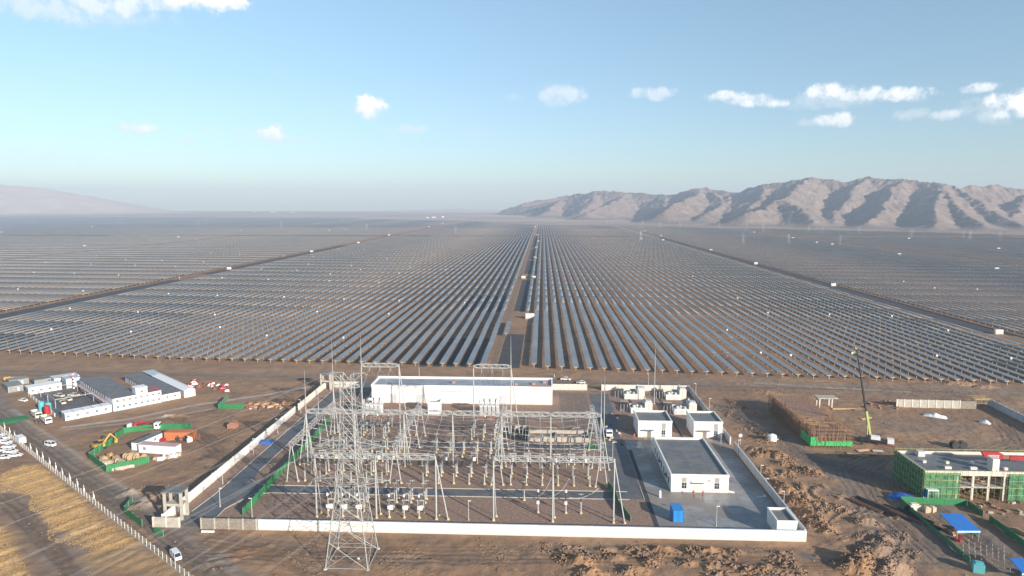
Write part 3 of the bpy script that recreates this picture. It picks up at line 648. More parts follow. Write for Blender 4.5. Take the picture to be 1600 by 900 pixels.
# ------------------------------------------------------------------ yard apparatus, one prototype of each kind
def ribbed(m, x, y, z0, z1, r, n=7, lean=(0,0)):
    m.cyl((x,y,z0),(x+lean[0],y+lean[1],z1),r*.55,r*.45,6)
    for i in range(n):
        s = (i+.5)/n; z = z0+(z1-z0)*s; X_, Y_ = x+lean[0]*s, y+lean[1]*s; m.cyl((X_,Y_,z-.05),(X_,Y_,z+.05),r,r*.8,7)
def make_post():
    t = thing('post_insulator', 'x', 'insulator', (0,0,-500), 0)
    p = MB().cyl((0,0,.3),(0,0,3.4),.2,.2,8).box((0,0,3.45),(.7,.7,.12)).build('support_post', steelw, t)
    MB().cyl((0,0,-.2),(0,0,.5),.55,.35,8).build('footing', foot, p)
    m = MB(); ribbed(m, 0,0,3.5,5.7,.2); m.build('insulator', insul, t)
    MB().cyl((0,0,5.7),(0,0,5.9),.22,.22,8).box((0,0,5.95),(1.6,.14,.1)).build('terminal', steelw, t)
    return t
def make_disc():
    t = thing('disconnector', 'x', 'disconnector', (0,0,-500), 0)
    for yy in (-1.5, 1.5):
        p = MB().cyl((0,yy,.3),(0,yy,4.2),.19,.19,8).build('support_post', steelw, t)
        MB().cyl((0,yy,-.2),(0,yy,.5),.55,.35,8).build('footing', foot, p)
    MB().span(-.25,.25,-2.1,2.1,4.2,4.45).build('base_beam', steelw, t)
    for yy, ln in ((-1.2,-.7),(1.2,.7)):
        m = MB(); ribbed(m, 0,yy,4.45,6.6,.19,7,(0,ln)); m.build('insulator', insul, t)
    MB().cyl((0,-1.9,6.7),(0,1.9,6.75),.09,.09,6).box((0,0,6.75),(1.9,.12,.12)).build('contact_arm', steelw, t)
    return t
def make_ct():
    t = thing('current_transformer', 'x', 'transformer', (0,0,-500), 0)
    p = MB().cyl((0,0,.3),(0,0,2.8),.2,.2,8).build('support_post', steelw, t)
    MB().cyl((0,0,-.2),(0,0,.5),.55,.35,8).build('footing', foot, p)
    MB().box((0,0,3.2),(.75,.75,.9)).build('tank', whitep, t)
    m = MB(); ribbed(m, 0,0,3.7,6.4,.22,9); m.build('insulator', insul, t)
    MB().cyl((0,0,6.4),(0,0,7.1),.34,.30,10).build('head', whitep, t)
    return t
def make_breaker():
    t = thing('circuit_breaker', 'x', 'breaker', (0,0,-500), 0)
    for sx in (-1.0,1.0):
        p = MB().cyl((sx,0,.3),(sx,0,3.6),.13,.13,6).build('support_post', steelw, t)
        MB().cyl((sx,0,-.2),(sx,0,.45),.42,.3,8).build('footing', foot, p)
    MB().span(-1.3,1.3,-.25,.25,3.6,3.9).span(-1.2,1.2,-.1,.1,2.0,2.12).build('frame', steelw, t)
    MB().box((0,-.5,1.7),(.9,.6,1.3)).build('mechanism_box', whitep, t)
    m = MB(); ribbed(m, 0,0,3.9,5.6,.2,6); m.build('insulator', insul, t)
    m = MB(); ribbed(m, 0,0,5.7,7.2,.18,6,(-1.2,0)); m.build('insulator', insul, t)
    m = MB(); ribbed(m, 0,0,5.7,7.2,.18,6,(1.2,0)); m.build('insulator', insul, t)
    MB().cyl((-.35,0,5.7),(.35,0,5.7),.22,.22,8).build('hub', steelw, t)
    return t
protos = {'post': make_post(), 'disc': make_disc(), 'ct': make_ct(), 'brk': make_breaker()}
knm = {'post': ('post insulator on a single pale post', 'post insulators in the yard'), 'disc': ('two-post disconnector with brown leaning insulators', 'disconnectors in the yard'),
       'ct': ('current transformer with white head and brown insulator', 'current transformers in the yard'), 'brk': ('circuit breaker with brown Y-shaped insulators', 'circuit breakers in the yard')}
first = set(); cnt = {}
yard = []
bays = {'L1': (-63.5,'behind the lattice tower'), 'L2': (-42.6,'behind the front gantry'), 'R1': (-10.3,'left of the right front gantry middle pole'), 'R2': (6.2,'next to the control building side')}
# (kind, x, y, place)
for x0, place in ((-62.0,'behind the lattice tower'), (-44.0,'right of the lattice tower')):
    for i in range(3):
        xx = x0+i*4.35
        for kd, yy in (('ct',186.6),('brk',190.2),('disc',195.2),('post',199.4)): yard.append((kd, xx, yy, 'front row '+place, i))
def rowof(kd, pts, place):
    for i, (px, py) in enumerate(pts): yard.append((kd,)+spot(px, py)+(place, i))
rowof('ct', [(840.6,801),(884,802)], 'front row beyond the right front gantry'); rowof('post', [(907.5,802.5)], 'front row beyond the right front gantry')
rowof('post', [(819,782)], 'beside the front cross road')
M1 = (('left',-79.5,-50),('centre',-45.5,-16.5),('right',-12.0,17.5))
for nm, a, b in M1:
    xs6 = [a+2+i*(b-a-4)/5 for i in range(6)]
    for i, xx in enumerate(xs6):
        if nm == 'centre' and i < 1: continue
        yard.append(('post', xx, 211.5+(i % 3)*.0, 'second row in the %s bay' % nm, i))
        yard.append(('disc', xx, 219.0, 'third row in the %s bay' % nm, i))
        if i % 2 == 0 or nm != 'centre': yard.append(('brk', xx, 229.5, 'fourth row in the %s bay' % nm, i))
        yard.append(('post', xx, 234.8, 'fifth row in the %s bay' % nm, i))
        yard.append(('disc', xx, 240.5, 'sixth row in the %s bay' % nm, i))
for nm, a in (('left',-70),('right',-27)):
    for i in range(3):
        yard.append(('ct', a+i*4.4, 262, 'row before the %s power transformer' % nm, i)); yard.append(('post', a+i*4.4, 268, 'rear row before the %s power transformer' % nm, i)); yard.append(('disc', a+i*4.4, 255, 'row under the %s rear gantry' % nm, i))
for kd, x, y, place, i in yard:
    lab = '%s, %s from left, %s' % ({'post':'pale post insulator','disc':'two-post disconnector','ct':'white-headed current transformer','brk':'brown Y-shaped breaker'}[kd], ordn(i+1), place)
    if kd not in first:
        first.add(kd); o = protos[kd]; o.location = (x, y, .05); o['label'] = lab; o['group'] = knm[kd][1]
    else: dup(protos[kd], (x, y, .05), 0, lab, knm[kd][1])
# looping jumpers
for i, (a, b) in enumerate((((-8,200,7),(-1,187,7)),((-1,187,7.2),(3,201,7)),((3.2,188,7),(8.5,201,7)),((8,187,7),(17,196,6)))):
    m = MB(); wire(m, a, b, 1.3, .06, 8); tag(m.build('jumper_cable', cond), 'looping jumper cable in the right front bay, %s from left' % ordn(i+1), 'cable', 'looping jumper cables')
# lightning masts
for i, (px, y, h, lab) in enumerate(((640,240,17,'slim free-standing mast left of the white cube house'),(822,262,23,'slim mast beside the dark concrete pits'),(864,190,24,'slim mast beside the right front gantry middle pole'))):
    pass
def mast(label, x, y, h, r=.2):
    t = thing('lightning_mast', label, 'mast', (x, y, 0)); MB().cyl((0,0,0),(0,0,h*.7),r,r*.7,8).build('shaft', steelw, t); MB().cyl((0,0,h*.7),(0,0,h),r*.45,.03,6).build('tip', steelw, t)
    MB().cyl((0,0,-.2),(0,0,.5),.6,.4,8).build('footing', foot, t); return t
mast('tall lone mast between the coil enclosures at right', *spot(1022,631), 29)
mast('thin mast rising behind the long white hall', *spot(655,594), 9)
mast('thin mast at the left of the rear yard, taller than the gantry beam', -84, 246, 22)
mast('thin mast right of the middle gantry, by the service road', 24.5, 262, 24)

# power transformers
def power_tx(label, x, y):
    t = thing('power_transformer', label, 'transformer', (x, y, 0))
    MB().span(-5,5,-4.5,5,-.1,.35).build('plinth', brick, t)
    MB().span(-3.6,3.6,0,3.6,.4,4.3).span(-3.8,3.8,-.2,3.8,4.3,4.5).build('tank', whitep, t)
    for i in range(5):
        xx = -3.5+i*1.75; m = MB()
        for j in range(5): m.span(xx-.55+j*.26, xx-.55+j*.26+.12, -2.2, -.6, .9, 4.9)
        m.span(xx-.62, xx+.62, -2.0, -.8, 4.9, 5.15); m.build('radiator', whitep, t)
        f = MB().cyl((xx,-2.35,2.8),(xx,-2.22,2.8),.5,.5,10).build('fan', greywall, t)
    for i in range(3):
        m = MB(); ribbed(m, -2.2+i*2.2, 1.8, 4.6, 7.6, .26, 9, (.5*(i-1), .3)); m.build('bushing', insul, t)
    MB().cyl((-3.2,2.9,6.3),(3.0,2.9,6.3),.6,.6,12).span(-2.6,-2.4,2.7,3.1,4.5,6).span(2.2,2.4,2.7,3.1,4.5,6).build('oil_tank', whitep, t)
    MB().span(-4.6,-4.3,-1,3,.4,6.5).build('pipe_frame', steelw, t)
    return t
x, y = spot(582,650); power_tx('left white power transformer with five radiators before the long hall', x, y+1)
x, y = spot(765,652); power_tx('right white power transformer with five radiators before the long hall', x, y+1)
# unfinished concrete pits in the yard
x, y = spot(820,688)
t = thing('oil_pit', 'dark open pit pair beside the low concrete foundation in the yard', 'pit', (x-4, y, 0))
MB().span(0,5.4,0,11,0,.35).build('floor', black, t)
MB().span(-.3,0,0,11,0,2.2).span(5.4,5.7,0,11,0,2.2).span(-.3,5.7,11,11.3,0,2.2).span(2.9,3.2,0,11,0,2.2).build('pit_wall', concrete, t)
x0, y0 = spot(824,690); x1, _ = spot(921,691)
t = thing('foundation', 'low unfinished concrete foundation with ragged top in the rear yard', 'foundation', (x0, y0, 0))
m = MB(); L = x1-x0
for i in range(9):
    a = L*i/9; b = a+L/9*.93; m.span(a, b, 0, .35, 0, 1.7+.5*random.random())
m.build('front_wall', concrete, t)
MB().span(0,L,8.5,8.8,0,1.8).span(0,.3,.4,8.4,0,1.6).span(L-.3,L,.4,8.4,0,1.6).span(L*.45,L*.48,.4,8.4,0,1.2).build('inner_wall', concrete, t)
MB().span(.5,L-.5,.6,8.3,0,.5).build('backfill', M('turned_soil', (.2,.15,.12)), t)
for i in range(7):
    m = MB(); m.box((0,0,.12),(random.uniform(3,5),.25,.2)); px, py = 835+i*13, 683-(i % 3)*6; o = m.build('timber_plank', timber); o.location = (*spot(px, py), .6); o.rotation_euler = (0,0,random.uniform(-.5,.5))
    tag(o, 'loose timber plank lying on the unfinished foundation, %s from left' % ordn(i+1), 'plank', 'planks on the unfinished foundation')

# coil enclosures (white pen of railings, drums inside, white cubicle house)
def coil_set(label, px0, px1, px2, py):
    x0, y0 = spot(px0, py); x1, _ = spot(px1, py); x2, _ = spot(px2, py); t = thing('reactor_enclosure', label, 'enclosure', (x0, y0, 0)); L = x1-x0; L2 = x2-x0
    m = MB()
    for i in range(13): m.span(L*i/12-.05, L*i/12+.28, -.04, .04, 0, 2.5)
    m.span(0, L, -.05, .05, 2.45, 2.6).build('front_fence', whitep, t)
    m = MB()
    for i in range(13): m.span(-.04, .04, i*.5, i*.5+.25, 0, 2.5)
    m.span(-.05,.05,0,6.2,2.45,2.6).span(0,L,6.15,6.25,2.2,2.6).build('side_fence', whitep, t)
    MB().span(.15,L,.1,6.1,.02,.12).build('pad', greend, t)
    for i in range(3):
        xx = L*(.25+.27*i); MB().cyl((xx,1.8+1.2*(i%2),.9),(xx,1.8+1.2*(i%2),3.0),.85,.85,14).build('reactor_coil', M('coil_grey', (.5,.55,.52), .5), t)
        MB().cyl((xx,1.8+1.2*(i%2),3.0),(xx,1.8+1.2*(i%2),3.25),.55,.3,10).build('coil_cap', whitep, t)
    MB().cyl((L*.55,4.7,3.3),(L*.95,4.7,3.3),.55,.55,10).build('header_pipe', steelw, t)
    h = MB().span(L+.1, L2, 0, 6.4, 0, 4.6).build('cubicle', offwh, t)
    MB().span(L+.02, L2+.08, -.08, 6.5, 4.6, 4.72).build('cubicle_roof', whitep, h)
    MB().span((L+L2)/2-.03,(L+L2)/2+.03,-.03,-.005,.3,4.3).build('door_gap', doorm, h)
    MB().span(L+.5,L2-.3,1,3,4.72,5.6).span(L+.3,L+1,3.6,5.4,4.72,6.1).build('roof_fan', steelw, h)
    for i in range(3):
        p = MB().cyl((-1.4-i*1.4,2.5,0),(-1.4-i*1.4,2.5,3.3),.12,.12,6).build('support_post', steelw, t)
        m = MB(); ribbed(m, -1.4-i*1.4,2.5,3.3,4.7,.18,5); m.build('insulator', insul, p)
    MB().span(-4.5,-.9,2.4,2.6,4.7,4.85).build('busbar', steelw, t)
    return t
coil_set('white fenced coil enclosure with cubicle, far left of the four', 976, 995, 1007, 624)
coil_set('white fenced coil enclosure with cubicle, far right of the four', 1041, 1061, 1072, 625)
coil_set('white fenced coil enclosure with cubicle, near left of the four', 986, 1007, 1019, 646)
coil_set('white fenced coil enclosure with cubicle, near right of the four', 1054, 1076, 1088, 648)

# lamp posts
def make_lamp():
    t = thing('lamp_post', 'x', 'lamp post', (0,0,-500)); MB().cyl((0,0,0),(0,0,5.8),.13,.09,8).build('pole', steelw, t)
    MB().box((.35,0,5.85),(.9,.3,.14)).build('lamp_head', whitep, t); MB().cyl((0,0,-.1),(0,0,.3),.28,.22,8).build('footing', concrete, t); return t
lamp0 = make_lamp(); first_l = True
for px, py, lab in ((396,710,'beside the blue tarpaulin inside the left wall'),(470,645,'inside the far left wall'),(434,677,'inside the left wall beyond the blue tarpaulin'),(348,756,'nearest the left wall by the bend'),(344,792,'on the kerb near the gate, with white head'),
                    (394,809,'at the end of the green netting fence'),(732,813,'just behind the front white wall, centre'),(1119,822,'on the concrete apron before the control building'),(1188,754,'on the right side wall beyond the fallen post'),
                    (1224,797,'on the right side wall near the corner hut'),(1126,699,'by the second small white building'),(1153,712,'at the gap in the right side wall'),(957,716,'standing by the service road behind the white truck'),(1108,643,'on the far right side wall'),(1087,618,'at the far right corner of the compound'),
                    (1013,602,'behind the back wall near the coil enclosures')):
    x, y = spot(px, py)
    lb = 'white lamp post '+lab
    if first_l: lamp0.location = (x, y, .05); lamp0['label'] = lb; lamp0['group'] = 'white lamp posts of the compound'; first_l = False
    else: dup(lamp0, (x, y, .05), random.choice((0, math.pi)), lb, 'white lamp posts of the compound')

# ------------------------------------------------------------------ the lattice tower and its lines
TX, TY = -48.3, 163.3
def tower():
    t = thing('lattice_tower', 'tall galvanised lattice tower standing in front of the white wall', 'pylon', (TX, TY, 0), R(0))
    prof = [(0,5.35),(6.5,4.55),(12,3.85),(17,3.2),(21,2.7),(25,2.35),(29,2.05),(33,1.85),(37,1.65),(41,1.5),(45,1.4),(48.5,1.3)]
    cor = ((-1,-1),(1,-1),(1,1),(-1,1))
    for a, b in cor:
        m = MB()
        for (z0, w0), (z1, w1) in zip(prof[:-1], prof[1:]): m.bar((a*w0,b*w0,z0),(a*w1,b*w1,z1),.14 if z0 < 20 else .10)
        l = m.build('leg', steel, t); MB().cyl((a*5.35,b*5.35,-.4),(a*5.35,b*5.35,.3),.6,.5,8).build('footing', concrete, l)
    for face in range(4):
        m = MB(); (a, b), (c, d) = cor[face], cor[(face+1) % 4]
        for i, ((z0, w0), (z1, w1)) in enumerate(zip(prof[:-1], prof[1:])):
            A = Vector((a*w0,b*w0,z0)); B = Vector((c*w0,d*w0,z0)); C_ = Vector((a*w1,b*w1,z1)); D_ = Vector((c*w1,d*w1,z1)); r = .065 if z0 < 20 else .05
            m.bar(A, D_, r); m.bar(B, C_, r); 
            if i > 0 : m.bar(A, B, r)
            mid = (A+B+C_+D_)/4
            if z0 < 20:
                m.bar((A+C_)/2, mid, r*.7); m.bar((B+D_)/2, mid, r*.7); m.bar((A+C_)/2, (A+mid)/2, r*.6); m.bar((B+D_)/2, (B+mid)/2, r*.6)
            else: m.bar((A+C_)/2, (B+D_)/2, r*.7)
        A = Vector((a*5.35,b*5.35,.25)); B = Vector((c*5.35,d*5.35,.25)); m.bar(A, B, .10)
        m.build('bracing', steel, t)
    for z, wd, arm in ((20.6,2.75,9.6),(29.5,2.05,8.6),(38.8,1.6,7.2)):
        for s in (-1, 1):
            m = MB(); tip = Vector((s*arm, 0, z+.4))
            lo = [Vector((s*wd,-wd,z)), Vector((s*wd,wd,z))]; hi = [Vector((s*wd*.96,-wd*.9,z+2.3)), Vector((s*wd*.96,wd*.9,z+2.3))]
            for q in lo+hi: m.bar(q, tip, .085)
            n = 4
            for i in range(n):
                f0, f1 = i/n, (i+1)/n
                for L_, H_ in ((lo[0], hi[0]), (lo[1], hi[1])): m.bar(L_.lerp(tip, f0), H_.lerp(tip, f1), .04); m.bar(H_.lerp(tip, f0), L_.lerp(tip, f0), .03)
                m.bar(lo[0].lerp(tip, f0), lo[1].lerp(tip, f1), .04); m.bar(hi[0].lerp(tip, f0), hi[1].lerp(tip, f1), .035)
            m.build('cross_arm', steel, t)
            for dy in (-.5, .5): 
                k_ = MB(); 
                for j in range(6): k_.cyl((s*arm,dy+(j+1)*.32*(1 if dy>0 else -1),z+.1-j*.06),(s*arm,dy+((j+1)*.32+.16)*(1 if dy>0 else -1),z+.05-j*.06),.16,.2,6)
                k_.build('insulator_string', M('green_grey_insulator', (.30,.38,.35), .4), t)
    for s in (-1, 1):
        m = MB(); tip = Vector((s*4.2,0,48.8))
        for q in ((s*1.3,-1.3,48.5),(s*1.3,1.3,48.5),(s*1.35,-1.35,46.4),(s*1.35,1.35,46.4)): m.bar(q, tip, .09)
        m.bar((s*2.8,-.6,47.6),(s*2.8,.6,48.4),.06); m.bar(tip,(s*5.0,0,48.2),.07); m.build('earth_wire_arm', steel, t)
    MB().box((3.2,-5.5,3.1),(.5,.06,.4)).build('number_plate', whitep, t)
    return t
tower()
# line leaving towards the lower left (next tower stands behind the photographer)
LD = Vector((-64, -140, 0)).normalized()*200
ln = M('line_wire', (.42,.40,.38), .5, .2)
for z, arm, nm in ((20.6,9.6,'lowest'),(29.5,8.6,'middle'),(38.8,7.2,'upper')):
    for s, sn in ((-1,'left'),(1,'right')):
        for q, qn in ((-.25,'outer'),(.25,'inner')):
            m = MB(); p = Vector((TX+s*arm+q, TY-1.5, z)); e = Vector((TX+LD.x+s*arm*.8+q, TY+LD.y, z+3)); wire(m, p, e, 7.0, .016, 24)
            tag(m.build('power_line', ln), '%s wire of the pair from the %s %s cross-arm, running to the lower left' % (qn, nm, sn), 'power line', 'power lines leaving the lattice tower')
    for s, sn in ((-1,'left'),(1,'right')):
        m = MB(); p = Vector((TX+s*arm, TY+1.5, z)); gxx = {20.6:-56.5,29.5:-52,38.8:-61}[z] if s < 0 else {20.6:-39,29.5:-34.5,38.8:-43.5}[z]
        wire(m, p, (gxx, 185.6, 18.4), 1.5, .04, 8); tag(m.build('power_line', ln), 'short wire from the %s %s cross-arm down to the front gantry' % (nm, sn), 'power line', 'short wires from tower to front gantry')
for s, sn in ((-1,'left'),(1,'right')):
    m = MB(); wire(m, (TX+s*5,TY,48.2), (TX+LD.x+s*4,TY+LD.y,50), 5, .018, 22); tag(m.build('earth_wire', ln), 'single top wire from the %s tip of the tower head' % sn, 'power line', 'top wires of the lattice tower')

# ------------------------------------------------------------------ solar field
PITCH = 7.68; SEG = 48.6
pv = M('solar_glass', (.195,.203,.21), .40, var=.28, scale=.022, spec=.65)
tubem = M('torque_tube', (.46,.36,.25), .6, .1, var=.1)
def front_y(x):
    pts = ((-1200,440),(-331,395),(-202,379),(-31,370.5),(53,362.3),(241,344.6),(700,318))
    for (a, b), (c, d) in zip(pts[:-1], pts[1:]):
        if x <= c: return b+(d-b)*(x-a)/(c-a)
    return 318
FAR = [(-5000,4700),(-3200,4700),(-1500,4650),(-450,3850),(-30,3150),(450,3000),(780,2650),(1250,2280),(1500,1880),(2300,1500)]
def far_y(x):
    for (a, b), (c, d) in zip(FAR[:-1], FAR[1:]):
        if x <= c: return b+(d-b)*(x-a)/(c-a)
    return 1500
rows = []
for i in range(620): rows.append((-4.6+PITCH*i, 'right', i+1)); rows.append((-32.7-PITCH*i, 'left', i+1))
GAPX = [(-451,-424),(-872,-863),(306,333),(696,716),(1082,1099)]
CROSS = [(1955,1980),(2900,2915)]
segs = []
for x, side, n in rows:
    if any(a < x < b for a, b in GAPX): continue
    if x > 1950 or x < -4300: continue
    y = front_y(x); ye = far_y(x); r = 0
    if side == 'right' and n == 1: y = 372
    while y+SEG < ye:
        if any(a-SEG < y < b for a, b in CROSS): y = [b for a, b in CROSS if a-SEG < y < b][0]; continue
        r += 1
        if abs(x+x*0) < (y+SEG)*.86+60 + (y*.045):
            segs.append((x, y, side, n, r))
        y += SEG+(.7 if r < 5 else .12)
# two short leftover rows by the central track
segs.append((-24.9, 462, 'left', 0, 2))
for i in range(52): segs.append((-12.4, 566+i*(SEG+.7), 'right', 0, 4+i))
def inframe(x, y):
    c, s = math.cos(YAW), math.sin(YAW); X_, Y_ = x*c+y*s, -x*s+y*c; return abs(X_)/Y_ < .76
near_s = sorted([s for s in segs if inframe(s[0], s[1]+20)], key=lambda s: math.hypot(s[0], s[1]))[:300]
near_set = set((s[0], s[1]) for s in near_s)
TILT = R(1.5)
proto = thing('solar_table', 'x', 'solar panel', (0,0,-500), 0, 'solar tables of the front ranks')
m = MB()
c_, s_ = math.cos(TILT), math.sin(TILT)
for j in range(3):
    y0 = j*16.2+.06; y1 = (j+1)*16.2-.06
    vs = [(-1.65*c_,y0,2.36+1.65*s_),(1.65*c_,y0,2.36-1.65*s_),(1.65*c_,y1,2.36-1.65*s_),(-1.65*c_,y1,2.36+1.65*s_)]
    vs = [(a,b,z-.05) for a,b,z in vs]+vs
    MBp = MB().add(vs, [(0,3,2,1),(4,5,6,7),(0,1,5,4),(1,2,6,5),(2,3,7,6),(3,0,4,7)]).build('panel_array', pv, proto)
MB().span(-.09,.09,0,SEG,1.9,2.08).build('torque_tube', tubem, proto)
for xx in (-1.45, 1.45): MB().span(xx-.06,xx+.06,.02,SEG-.02,2.02,2.24).build('purlin', tubem, proto)
post_me = None
for j in range(7):
    yy = .3+j*(SEG-.6)/6
    o = MB().span(-.1,.1,-.1,.1,-.2,2.1).add([(-1.36,-.06,2.2),(1.36,-.06,2.2),(1.36,.06,2.2),(-1.36,.06,2.2),(-.1,-.06,1.5),(.1,-.06,1.5),(.1,.06,1.5),(-.1,.06,1.5)], [(0,1,5,4),(1,2,6,5),(2,3,7,6),(3,0,4,7)])
    if post_me is None: oo = o.build('post', tubem, proto); post_me = oo.data
    else: oo = bpy.data.objects.new('post', post_me); COL.objects.link(oo); oo.parent = proto
    oo.location = (0, yy, 0)
RK = ['','front','second','third','fourth','fifth','sixth','seventh','eighth','ninth']
used_first = False
for x, y, side, n, r in near_s:
    if n == 0: lab = 'solar table standing on the central dirt track itself, %s side, %s rank' % (side, RK[min(r, 9)])
    else: lab = 'solar table, %s rank, %s row %s of the central dirt track' % (RK[min(r, 9)], ordn(n), side)
    if not used_first: proto.location = (x, y, 0); proto['label'] = lab; used_first = True
    else: dup(proto, (x, y, random.uniform(-.12,.08)), 0, lab).rotation_euler = (random.uniform(-.002,.002), random.gauss(0, .022), 0)
rest = [s for s in segs if (s[0], s[1]) not in near_set]
rx = np.array([s[0] for s in rest]); ry = np.array([s[1] for s in rest])
fld = many_boxes('solar_field', np.stack([rx, ry+SEG/2, np.full(len(rx), 2.36)], -1), np.tile((3.3, SEG, .06), (len(rx), 1)), pv, TILT+RNG.normal(0, R(.8), len(rx))+RNG.normal(0, R(.9), 4096)[(np.round(rx/PITCH).astype(int)) % 4096])
tag(fld, 'the endless rows of solar tables stretching to the hills', 'solar field', kind='stuff')
kk = ry < 2600; tx_, ty_ = rx[kk], ry[kk]
tt = many_boxes('torque_tube', np.stack([tx_, ty_+SEG/2, np.full(len(tx_), 2.1)], -1), np.tile((2.9, SEG, .22), (len(tx_), 1)), tubem); tt.parent = fld; tt['kind'] = 'stuff'
kk = ry < 2600; tx_, ty_ = rx[kk], ry[kk]
px_ = np.repeat(tx_, 6); ph = RNG.uniform(0, 8, 4096)[(np.round(tx_/PITCH).astype(int)) % 4096]; py_ = (ty_[:, None]+ph[:, None]+(.3+np.arange(6)*8.0)[None]).ravel()
pp = many_boxes('post', np.stack([px_, py_, np.full(len(px_), 1.0)], -1), np.tile((.32, .30, 2.4), (len(px_), 1)), tubem); pp.parent = fld; pp['kind'] = 'stuff'
print('segments', len(segs), 'posts', len(px_))
# dark surfaced strips between the rows
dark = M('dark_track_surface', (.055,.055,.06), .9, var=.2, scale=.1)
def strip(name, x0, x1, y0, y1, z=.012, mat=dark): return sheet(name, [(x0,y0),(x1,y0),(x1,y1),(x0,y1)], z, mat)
strip('track', -449, -431, 440, 800); strip('track', -449, -431, 870, 1500); strip('track', 309, 329, 480, 1900); strip('track', 698, 714, 900, 1900); strip('track', -872, -863, 1500, 3000)
trk = M('track_earth', (.21,.145,.10), .95, var=.25, scale=.3)
strip('track', -29.6, -26.0, 366, 1955, .012, trk); strip('track', -430.5, -426.5, 430, 1500, .012, trk); strip('track', -449,-431,800.2,869.8,.012,trk); strip('track', 309,329,430,479.8,.012,trk)
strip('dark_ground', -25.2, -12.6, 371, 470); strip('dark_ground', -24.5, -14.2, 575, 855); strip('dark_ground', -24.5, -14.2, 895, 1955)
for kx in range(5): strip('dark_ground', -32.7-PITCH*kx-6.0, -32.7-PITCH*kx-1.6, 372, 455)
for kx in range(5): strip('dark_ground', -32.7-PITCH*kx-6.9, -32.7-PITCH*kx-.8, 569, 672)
for a, b in CROSS: strip('track', -1600, 1400, a+3, b-3, .02)
e_ = M('fresh_earth', (.30,.165,.09), .95, var=.3, scale=.5)
def blob(name, cx, cy, rx_, ry_, z, mat):
    pts = []
    for i in range(22):
        t = 2*math.pi*i/22; k_ = random.uniform(.82, 1.12); pts.append((cx+rx_*k_*math.cos(t), cy+ry_*k_*math.sin(t)))
    return sheet(name, pts, z, mat)
for i, (px, py, a, b) in enumerate(((826,500,9,16),(829,436,11,18),(834,406,9,20),(363,421,10,10),(1548,524,12,7),(836,388,9,20))): blob('dug_earth', *spot(px, py), a, b, .028+.004*i, e_)

# inverter stations
def make_station():
    t = thing('inverter_station', 'x', 'inverter', (0,0,-500)); MB().box((0,0,.35),(6.6,3.0,.7)).build('plinth', concrete, t)
    b = MB().box((0,0,2.2),(6.1,2.5,2.9)).build('cabin', whitep, t); MB().box((0,0,3.72),(6.4,2.8,.14)).build('roof', whitep, t)
    m = MB()
    for i in range(4): m.box((-2.2+i*1.45,-1.27,2.1),(1.1,.03,2.0))
    m.build('louvre', greywall, b); return t
st0 = make_station(); f1 = True
ST = [(828,498,'on red dug earth beside the central track, nearest of all',2.6),(818,435,'left one of the twin pair on the central track',1),(834,435,'right one of the twin pair on the central track',1),(836,404,'third along the central track',1),(838,388,'fourth along the central track',1),(841,378,'fifth along the central track',1),(840,368,'sixth along the central track',1),(836,355,'last visible on the central track',1.4),
      (487,394,'beside the left dark track, middle distance',1.3),(560,380,'beside the left dark track, farther on',1.3),(608,368,'beside the left dark track, far on',1.4),(358,421,'on pink earth beside the left dark track',1.25),(1560,522,'beside the right dark track near the right edge',1.2),
      (1302,447,'beside the right dark track, second nearest',1.1),(1181,413,'beside the right dark track, third nearest',1.1),(1111,392,'beside the right dark track, fourth nearest',1.2),(1036,376,'beside the right dark track, fifth nearest',1.5),(1008,362,'at the far end of the right dark track',1.5),(1002,374,'just left of the far right dark track',1.2),(1033,369,'just right of the far right dark track',1.2),
      (132,386,'largest in the far left field',1.6),(279,372,'right of the largest in the far left field',1.7),(144,355,'above the dark strip of the far left field',2),(117,346,'near the back of the left field',2.6),(3,364,'at the left picture edge',2.2),(376,361,'in the back centre of the left field',2),(323,344,'at the very back left of the field',2.6),(16,341,'in the back left corner of the field',3),
      (515,361,'wide one by the far cross track',2.2),(540,360,'right of the wide one by the far cross track',1.5),(496,350,'in the far back left centre',2.2),(535,345,'on the back edge, left of centre',2.4),(569,343,'on the back edge, right of its neighbour',2.4),(670,355,'far back between left tracks and centre',2),(692,350,'farthest right of the left half',2),
      (1405,399,'on the dark dash of the right field',1.5),(1420,374,'behind the dark dash of the right field',2),(1557,422,'near the right edge, middle distance',1.5),(1560,390,'near the right edge, far back',1.8),(1300,383,'right of the twin far ones in the right field',1.6),(1276,380,'centre one of the far row in the right field',1.4),(1239,373,'left one of the far row in the right field',1.6),(1178,364,'at the back edge right of centre',1.8)]
for px, py, lab, s in ST:
    x, y = spot(px, py); lb = 'white inverter cabin '+lab
    if f1: st0.location = (x, y, 0); st0['label'] = lb; st0['group'] = 'white inverter cabins in the field'; o = st0; f1 = False
    else: o = dup(st0, (x, y, 0), 0, lb, 'white inverter cabins in the field')
    s = 1+(s-1)*.25; o.scale = (s*.8, s*.8, s*.8)
# small combiner boxes
def make_box():
    t = thing('combiner_box', 'x', 'box', (0,0,-500)); MB().box((0,0,2.9),(.95,.6,.95)).build('cabinet', whitep, t); MB().span(-.5,-.35,-.1,.1,0,2.4).span(.35,.5,-.1,.1,0,2.4).build('stand', steel, t); return t
b0 = make_box(); f1 = True
za = [(90,437),(400,445),(160,352),(383,357),(605,365),(690,316),(355,535),(243,640),(836,460),(693,553),(675,652),(1066,566),(1130,630),(1103,468),(1117,380),(888,322),(810,292),(912,378),(628,287),(460,310),(220,300),(1022,298),(762,205),(490,268),(1050,253),(1208,260)]
zb = [(55,387),(133,476),(352,395),(375,360),(447,487),(316,551),(68,672),(441,683),(674,562),(714,495),(614,403),(540,338),(470,317),(291,270),(1028,505),(20,335),(217,340),(410,233),(545,235),(660,282),(768,327),(899,262),(958,340),(710,355),(258,310),(148,268)]
